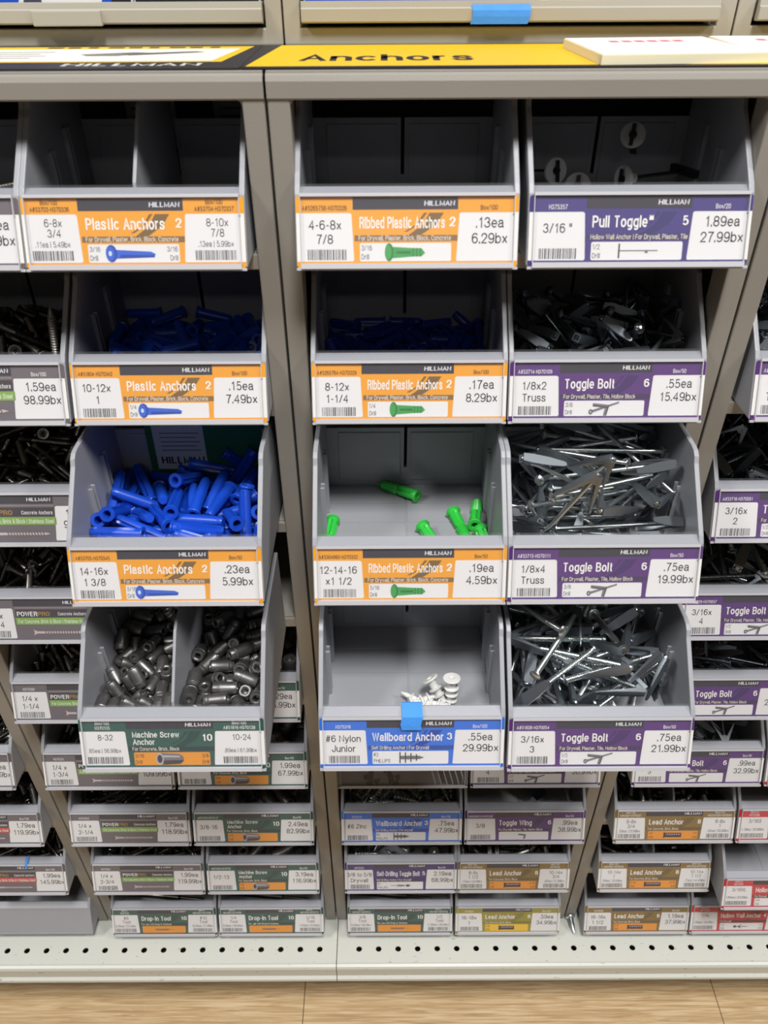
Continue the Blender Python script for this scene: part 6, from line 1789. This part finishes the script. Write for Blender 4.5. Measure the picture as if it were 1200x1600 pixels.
ME_P = mesh_pull()
for px, py, up, d, lab in ((992, 212, .030, (.3, .8, -.45), 'white discs pull toggle, highest one at the back of the indigo bin'),
                           (872, 268, .018, (-.35, .9, -.2), 'pull toggle with white disc at left inside the indigo bin'),
                           (905, 292, .010, (.2, .9, -.3), 'pull toggle with white disc low at the front of the indigo bin'),
                           (975, 282, .006, (.9, .4, .0), 'pull toggle lying low in the middle of the indigo bin')):
    fw = .575 if py < 240 else (.56 if py < 275 else .535)
    p = at(px, py, fw)
    p.z = max(p.z, B['D1'].location.z + .013)
    place('pull_toggle', ME_P, p, d, lab, 'toggle anchor', 'pull toggles in the indigo bin')
# few left-overs in the top left bins
p = B['B1'].location + Vector((.030, .085, .009))
place('plastic_anchor', ME_B3, p, (.95, .2, .05), 'single blue anchor at the back of the top row divided bin', 'wall anchor')
p = B['B1'].location + Vector((.020, .062, .009))
place('plastic_anchor', ME_B3, p, (.6, .7, .0), 'single blue anchor nearer the lip of the top row divided bin', 'wall anchor')
p = B['A1'].location + Vector((.040, .020, .037))
place('concrete_screw', ME_S2, p, (.9, .3, .1), 'grey screw at the left edge in the top row bin', 'screw')
# single toggle wings in the 3/8 bin
TW = mesh_wing(.05, M_ZINCD, wl=.040, w=.016, ang=.35)
for i, (dx_, dy_, dz_, d) in enumerate(((.012, .045, .030, (.5, -.6, -.45)), (-.040, .060, .016, (.2, .9, .3)), (.030, .075, .014, (.8, .5, .1)))):
    place('toggle_wing', TW, B['D7'].location + Vector((dx_, dy_, dz_)), d, ('steel toggle wing catching light in the 3/8 bin', 'steel toggle wing at the left wall of the 3/8 bin', 'steel toggle wing at the back right of the 3/8 bin')[i], 'toggle wing', 'toggle wings in the 3/8 bin', roll=.6)
# drop-in tools and a few dark pieces in the bottom row
RODM = MB()
RODM.lathe([(-.05, .003), (-.049, .0045), (.02, .0045), (.022, .002), (.05, .002)], M_STEEL, 12)
RODME = RODM.mesh('setting_tool')
for k in ('A9', 'B9', 'C9'):
    for i, (dx_, dy_) in enumerate(((-.01, .03), (.0, .055), (.01, .085))):
        place('setting_tool', RODME, B[k].location + Vector((dx_, dy_, .008)), (1, .1 * i - .1, 0), 'steel setting tool rod lying in the bottom row bin ' + {'A9': '#8', 'B9': '1/4', 'C9': '3/8'}[k], 'setting tool', 'setting tools in the bottom row')
# card behind the blue anchors
s = Sheet(.094, .066, .0006)
s.base((32, 92, 58), r=.01)
s.rect(.06, .50, .0, .86, (176, 182, 180), 1)
s.text('47', .16, .06, .09, BLK, lv=2, bold=.03)
for k in range(5):
    s.rect(.12, .46 - .03 * (k % 2), .34 + .06 * k, .355 + .06 * k, (110, 112, 114), 2)
s.text('HILLMAN', .29, .73, .10, (44, 44, 46), lv=2, bold=.04, maxw=.38)
o = obj('backing_card', s.mesh('backing_card'))
o.matrix_world = Matrix.Translation(B['B3'].location + Vector((-.040, .1215, .013))) @ Matrix.Rotation(radians(88), 4, 'X')
tag(o, 'green and white printed card standing behind the bright blue anchors', 'card')
# two printed cards behind the top left bin
for i, dx_ in enumerate((-.018, .046)):
    s = Sheet(.036, .050, .0006)
    s.base((150, 150, 150), r=.02)
    for k in range(5):
        s.rect(.12, .85 - .1 * (k % 2), .12 + .11 * k, .15 + .11 * k, (80, 80, 80), 1)
    s.lv = 1
    s.barcode(.2, .85, .74, .9, i)
    o = obj('backing_card', s.mesh('backing_card'))
    o.matrix_world = Matrix.Translation(B['B1'].location + Vector((dx_ - .018, .140, .036))) @ Matrix.Rotation(radians(88), 4, 'X')
    tag(o, 'white printed card in shade behind the top left divided bin, ' + ('left one' if i == 0 else 'right one'), 'card', 'cards behind the top left bin')


# blue tape on the white anchor bin
def tape(name, pts, w0, w1, label, jag=0.0008, seed=1):
    """strip that follows pts (x,y,z polyline), width along x"""
    rnd = random.Random(seed)
    mb = MB()
    vs = []
    for i, (x, y, z) in enumerate(pts):
        j = [rnd.uniform(-jag, jag) for _ in range(2)]
        vs += [(x - w0 / 2 + j[0], y, z), (x, y, z), (x + w1 / 2 + j[1], y, z)]
    n = len(pts)
    fs = []
    for i in range(n - 1):
        for k in range(2):
            fs.append((3 * i + k, 3 * i + k + 1, 3 * i + k + 4, 3 * i + k + 3))
    mb.add(vs, fs, M_TAPE)
    me = mb.mesh(name)
    o = obj(name, me)
    md = o.modifiers.new('thick', 'SOLIDIFY')
    md.thickness = 0.0002
    tag(o, label, 'tape')
    return o


b0 = B['C4'].location
tape('masking_tape', [(b0.x + .0000, b0.y + .0092, b0.z + .037), (b0.x + .0002, b0.y + .0092, b0.z + LIPZ + .0014), (b0.x, b0.y + .0080, b0.z + LIPZ + .0022), (b0.x, b0.y - .0028, b0.z + PH + .0020), (b0.x - .0004, b0.y - .0052, b0.z + PH - .0035), (b0.x - .0004, b0.y - .0066, b0.z + PH - .0075)],
     .015, .015, 'blue masking tape over the lip of the white anchor bin')
b0 = B['Z8'].location
tape('masking_tape', [(b0.x + .022, b0.y + .006, b0.z + LIPZ + .0010), (b0.x + .022, b0.y - .0030, b0.z + PH + .0018), (b0.x + .023, b0.y - .0050, b0.z + PH - .003)], .003, .003, 'scrap of dark blue tape on the left edge bin priced 145.99bx')

# zinc anchor lying on the deck
p = on_floor(887, 1431, DECKZ + .0082)
place('wallboard_anchor', mesh_wallboard(.046, .0062, M_ZINC), p, (.07, -1, -.09), 'loose zinc anchor lying on the white deck between the bottom bins', 'wall anchor')

# ------------------------------------------------------------------ rack top: signs, pads
M_SIGNB = mat('sign_black', (52, 50, 52), 0.5)


def sign(x0, x1, y0, y1, draw, label, name):
    w, h = x1 - x0, y1 - y0
    s = Sheet(w, h, 0.0008)
    draw(s)
    o = obj(name, s.mesh(name))
    o.location = (x0, y0, TOPZ + 0.0012)
    tag(o, label, 'sign')
    return o


SY0, SY1 = 0.4975, 0.6055


def draw_left(s):
    s.base((52, 50, 52), r=.003)
    s.poly([(.0, .04), (.985, .04), (.955, .76), (.0, .76)], (222, 182, 44), 1)
    s.poly([(.0, .16), (.962, .16), (.935, .72), (.0, .72)], (226, 224, 216), 2)
    for k in range(9):
        s.rect(.56 + .042 * k, .592 + .042 * k - .006 * (k % 3), .075, .125, (70, 62, 40), 3)
    s.poly([(.66, .42), (.76, .33), (.80, .36), (.74, .5), (.68, .5)], (120, 118, 116), 3)
    s.poly([(.74, .40), (.88, .30), (.90, .34), (.76, .48)], (96, 94, 94), 4)
    for k in range(4):
        s.rect(.40, .60 - .02 * (k % 2), .30 + .09 * k, .32 + .09 * k, (120, 118, 116), 3)
    s.text('HILLMAN', .80, .87, .10, (196, 194, 190), cond=2.6, bold=.03, lv=3, maxw=.25)


def draw_mid(s):
    s.base((46, 44, 44), r=.002)
    s.poly([(.034, .0), (1, .0), (1, .955), (.006, .955)], (222, 180, 30), 1)
    s.poly([(.0, .0), (.033, .0), (.005, .955), (.0, .955)], (52, 50, 52), 2)
    s.text('Anchors', .225, .62, .27, (44, 40, 36), cond=1.5, bold=.03, lv=3, maxw=.285)


sign(BX0 - BAY - .03, -.0805, SY0, SY1, draw_left, 'black bordered sign with white panel lying on the left rack top', 'rack_sign')
sign(-.0800, BX0 + BAY + .05, SY0, SY1, draw_mid, 'yellow sign reading Anchors lying on the middle rack top', 'rack_sign')

M_PAPER = mat('cream_paper', (238, 230, 198), 0.8)


def pad(x0, x1, y0, y1, h, rz, label):
    cx, cy = (x0 + x1) / 2, (y0 + y1) / 2
    root = empty('paper_pad', (cx, cy, TOPZ + 0.00126), label, 'paper pad', 'paper pads on the rack top', rz)
    w, d = x1 - x0, y1 - y0
    mb = MB()
    mb.bbox(-w / 2, w / 2, -d / 2, d / 2, 0, h, M_PAPER, .0003)
    obj('sheets', mb.mesh('sheets'), root)
    s = Sheet(w - .001, d - .001, .0002)
    s.base((242, 240, 238), r=.002)
    for k in range(6):
        s.rect(.24 + .09 * k, .31 + .09 * k, .22, .33, (206, 96, 98), 1, r=.012)
    for k in range(4):
        s.rect(.1, .85 - .05 * k, .48 + .1 * k, .49 + .1 * k, (176, 174, 180), 1)
    o = obj('top_sheet', s.mesh('top_sheet'), root)
    o.location = (-w / 2 + .0005, -d / 2 + .0005, h + .0003)


pad(.121, .213, .502, .585, .0052, radians(4), 'cream paper pad with red print, left of the two on the yellow sign')
pad(.2145, .305, .505, .590, .0052, radians(-1), 'cream paper pad with red print, right of the two on the yellow sign')

# ------------------------------------------------------------------ upper racks standing on the bin racks
UY = 0.613
UZ = TOPZ + 0.0005


def upper(xa, label, tray_x):
    xb = xa + BAY
    root = empty('upper_rack', ((xa + xb) / 2, UY + .1, UZ), label, 'display rack', 'upper drawer racks')
    L = (-(xa + xb) / 2, -UY - .1, -UZ)
    g = .0006
    H = 0.16
    W = 0.0118
    for x0, x1 in ((xa + g, xa + W), (xb - W, xb - g)):
        p = MB()
        p.bbox(x0, x1, UY, UY + .01, UZ, UZ + H, M_RACKUP, .001)
        p.box(x0, x1, UY + .01, UY + .2, UZ, UZ + H, M_RACKUP)
        obj('upright', p.mesh('upright'), root, L)
    p = MB()
    p.bbox(xa + W - .001, xb - W + .001, UY, UY + .012, UZ, UZ + .0100, M_RACKUP, .001)
    p.box(xa + W - .001, xb - W + .001, UY + .012, UY + .2, UZ, UZ + .002, M_RACKUP)
    obj('bottom_rail', p.mesh('bottom_rail'), root, L)
    p = MB()
    p.box(xa + g, xb - g, UY + .2, UY + .202, UZ, UZ + H, M_BACK)
    obj('back_panel', p.mesh('back_panel'), root, L)
    p = MB()
    p.bbox(xa + W - .001, xb - W + .001, UY, UY + .012, UZ + H - .012, UZ + H, M_RACKUP, .001)
    p.box(xa + W - .001, xb - W + .001, UY + .012, UY + .2, UZ + H - .002, UZ + H, M_RACKUP)
    obj('top_rail', p.mesh('top_rail'), root, L)
    # tray
    t = empty('drawer_tray', ((xa + xb) / 2, UY + .1, UZ + .013), label.replace('upper rack', 'drawer tray').split(',')[0].split(' with ')[0], 'tray', 'steel drawer trays')
    L2 = (-(xa + xb) / 2, -UY - .1, -UZ - .013)
    p = MB()
    a, b = xa + W + .0012, xb - W - .0012
    z0 = UZ + .0130
    p.prism([(UY - .006, z0 + .001), (UY - .005, z0), (UY + .17, z0), (UY + .17, z0 + .0015), (UY + .001, z0 + .0015), (UY + .001, z0 + .0122), (UY - .004, z0 + .0122), (UY - .0045, z0 + .0088), (UY - .006, z0 + .0080)], a, b, 'x', M_RACKUP)
    for x in (a, b - .0012):
        p.box(x, x + .0012, UY, UY + .17, z0, z0 + .0115, M_RACKUP)
    obj('tray_body', p.mesh('tray_body'), t, L2)
    if tray_x is not None:
        q = MB()
        q.bbox(tray_x, tray_x + .046, UY - .0085, UY - .0045, z0 - .0008, z0 + .0082, M_RACKUP, .0008)
        obj('latch_plate', q.mesh('latch_plate'), t, L2)
    # runners under the tray
    q = MB()
    for x in (xa + W, xb - W - .004):
        q.box(x, x + .004, UY + .012, UY + .19, UZ + .0102, z0 - .0003, M_RACKUP)
    obj('runner', q.mesh('runner'), root, L)
    return z0 + .0018


zt = upper(BX0 - BAY, 'grey steel upper rack on the left, blue and white box in it', at(62, 30, UY).x)
upper(BX0, 'grey steel upper rack in the middle with blue tape on its tray', None)
upper(BX0 + BAY, 'grey steel upper rack at the right edge', None)
upper(BX0 - 2 * BAY, 'grey steel upper rack beyond the left edge', None)


def carton(x0, x1, draw, label, g='printed cartons in the upper trays'):
    y = UY + .004
    root = empty('product_box', ((x0 + x1) / 2, y + .05, zt), label, 'box', g)
    L = (-(x0 + x1) / 2, -y - .05, -zt)
    mb = MB()
    mb.bbox(x0, x1, y, y + .10, zt, zt + .06, ink((228, 228, 230)), .0008)
    obj('carton', mb.mesh('carton'), root, L)
    s = Sheet(x1 - x0 - .002, .058, .0002)
    draw(s)
    o = obj('front_print', s.mesh('front_print'), root)
    o.matrix_local = Matrix.Translation((-(x1 - x0) / 2 + .001, -.05 - .0003, .001)) @ Matrix.Rotation(pi / 2, 4, 'X')


def dr_a(s):
    s.base((34, 84, 196), r=.003)
    for k in range(10):
        s.rect(.03 + .042 * k, .062 + .042 * k - .008 * (k % 3), .77, .80, (200, 210, 235), 2)
    s.poly([(.54, 1), (.60, .6), (.70, .3), (1, .3), (1, 1)], WHT, 1)
    s.poly([(.56, 1), (.60, .72), (.66, .72), (.645, 1)], (70, 74, 90), 2)
    s.poly([(.86, 1), (.90, .75), (.97, .5), (1, .5), (1, 1)], (34, 84, 196), 2)
    s.poly([(.905, 1), (.93, .78), (1, .7), (1, 1)], (40, 38, 44), 3)


def dr_b(s):
    s.base((38, 38, 44), r=.003)


def dr_c(s):
    s.base((34, 84, 206), r=.003)
    s.poly([(.56, 1), (.59, .6), (.65, .3), (1, .3), (1, 1)], WHT, 1)
    s.poly([(.57, 1), (.60, .8), (.64, .8), (.625, 1)], (70, 74, 90), 2)
    s.poly([(.70, 1), (.73, .85), (.80, .6), (1, .6), (1, 1)], (34, 84, 206), 2)
    s.poly([(.735, 1), (.76, .88), (.82, .7), (1, .7), (1, 1)], (34, 34, 40), 3)
    for k in range(4):
        s.rect(.80 + .035 * k, .825 + .035 * k, .78, .80, (190, 205, 190), 4)


def dr_d(s):
    s.base((40, 116, 200), r=.003)
    s.rect(.2, .5, .76, .80, WHT, 2)


carton(BX0 - BAY + .03, BX0 - .10, dr_a, 'blue and white printed carton in the left upper tray')
carton(BX0 - .099, BX0 - .0145, dr_b, 'black carton at the right end of the left upper tray')
carton(BX0 + .0145, BX0 + BAY - .0145, dr_c, 'blue, white and black carton in the middle upper tray')
carton(BX0 + BAY + .018, BX0 + 2 * BAY - .016, dr_d, 'light blue carton in the right upper tray')
# tape on the middle tray
x0 = at(785, 30, UY - .006).x
tape('masking_tape', [(x0 - .001, UY - .0072, UZ + .0122), (x0, UY - .0074, UZ + .0165), (x0, UY - .0070, UZ + .0200), (x0 + .001, UY - .0052, UZ + .0232)], .038, .038, 'blue masking tape on the middle upper tray front', .0012, 5)

# ------------------------------------------------------------------ deep layers
SHOW = {
    'A2': [35,37,50,57,60,69,71,75,76,79,84,86,88,89,90,91,94,97,98,99,101,104,106,107,111,112,115,119,120,121,122,124],
    'A3': [23,24,26,28,39,44,49,52,53,55,56,60,64,66,68,69,71,74,75,76,77,78,79,83,84,87,88,90,91,93,94,97,98,99,100,101,102,103,104,106,107,108,110,111,112,114,116,117,119,120,121,122,124],
    'A4': [10,35,45,47,52,54,65,67,70,72,76,81,85,86,92,95,96,97,99,100,101,102,104,105,109,113,114,116,122],
    'A5': [35,42,52,54,60,64,70,74,78,79,86,88,105,109,112,115,116,119,124,129,134,143,147,149,150],
    'A6': [20,68,80,100,101,114,118,122,153,156,157],
    'A7': [30,36,40,47,48,50,51,53,55,56,59,63,70,74,78,79,80,84,88,89,94,95,96,103,104,105,106,107,109,114,122,131,134,135,140,144,145,149],
    'A8': [2,4,8,12,13,15,18,23,27,28,39,40,50,57,58,62,69,73,75,82,83,87,89,91,108,110,115,119,120,123,124],
    'B2': [11,15,18,32,39,41,43,44,47,55,56,57,58,61,64,65,66,69,71,77,78,79,80,84,87,90,91,93,96,100,101,102,103,104,106,109,110,111,116,121,126,127,134,166],
    'B3': [5,7,10,11,21,24,25,27,28,29,32,33,34,35,36,38,39,41,42,43,44,46,47,48,49,50,55,56,57,59,60,61,62,63,65,66,67,68,70,73,76,77,79,82,85,86,89,92,98],
    'B4': [],
    'B5': [],
    'B6': [],
    'B7': [],
    'B8': [],
    'C2': [5,9,11,18,20,22,25,29,31,34,35,36,37,38,40,41,46,47,49,51,54,56,57,58,59,62,65,66,69,70,71,73,76,79,80,81,85,86,93,97,103,107,110,111,114,117,124,129,130,161],
    'C7': [],
    'C8': [],
    'D2': [2,7,10,11,12,14,15,16,17,20,23,24,25,26,27,29,30,32,33,34,35,36,37,38,40,41,42,43,44,45,46,48,49,50,51,52,53,54,55,56,57,58,60,61,62,63,64,65],
    'D3': [0,1,2,4,5,6,7,8,9,10,11,12,13,14,15,16,17,18,19,20,21,22,23,24,25,26,27,28,29,30,31,32,33,34,35,36,37,38,39,40,41,42,43],
    'D4': [0,1,2,3,4,5,7,8,9,10,12,13,14,16,17,18,19,20,21,22,23,24,26,27,28,29,30,31,32,33,34,35,36,37,38,39,40,41,42,43],
    'D8': [],
    'E2': [21,32,33,37,39,42,43,47,48,52,56,57,61,62,63,65],
    'E3': [0,3,6,7,10,13,17,21,24,25,26,27,28,29,31,33,42,44,47,48,49,50,51,52,53,55,56,57,58],
    'E4': [0,2,4,6,8,10,12,14,18,22,28,30,32,34,40],
    'E5': [6,10,16,18,26,28,32,36,44,48,52,56,58],
    'E6': [4,28,32,42,48,52,56],
    'E7': [],
    'E8': [],
    'Z6': [1,30,42,49,67,68,75,77,79,83,84,88,93,103,105,114,122,131,134,137,138],
    'Z7': [7,35,42,44,47,49,51,55,60,64,78,79,84,85,86,92,97,98,99,101,106,107,111,112,116,117,121],
    'Z8': [8,12,13,23,27,39,40,50,57,58,62,69,75,76,83,87,89,91,93,108,110,113,115,119,120,123,124],
}

# of each heap kind past 300 the pieces that show largest stay single; the deep rest is one object
for kind, heap_name, text in (('concrete_screw', 'screw_heap', 'grey screws filling the depths of the left bins under the visible ones'),
                              ('plastic_anchor', 'plastic_anchor_heap', 'blue anchors filling the depths of the blue heaps'),
                              ('toggle_bolt', 'toggle_bolt_heap', 'toggle bolts filling the depths of the toggle bins')):
    rest = [t for t in HEAP if t[0] == kind and t[2] not in SHOW[t[1]]]
    mb = MB()
    for t in rest:
        o = t[3]
        M = Matrix.Translation(o.location) @ o.rotation_quaternion.to_matrix().to_4x4()
        kids = list(o.children)
        for oo in [o] + kids:
            me = oo.data
            mb.add([tuple(M @ v.co) for v in me.vertices], [tuple(p.vertices) for p in me.polygons], me.materials[0], True)
        for c in kids:
            bpy.data.objects.remove(c)
        bpy.data.objects.remove(o)
    h = obj(heap_name, mb.mesh(heap_name))
    tag(h, text, 'fixings', kind='stuff')
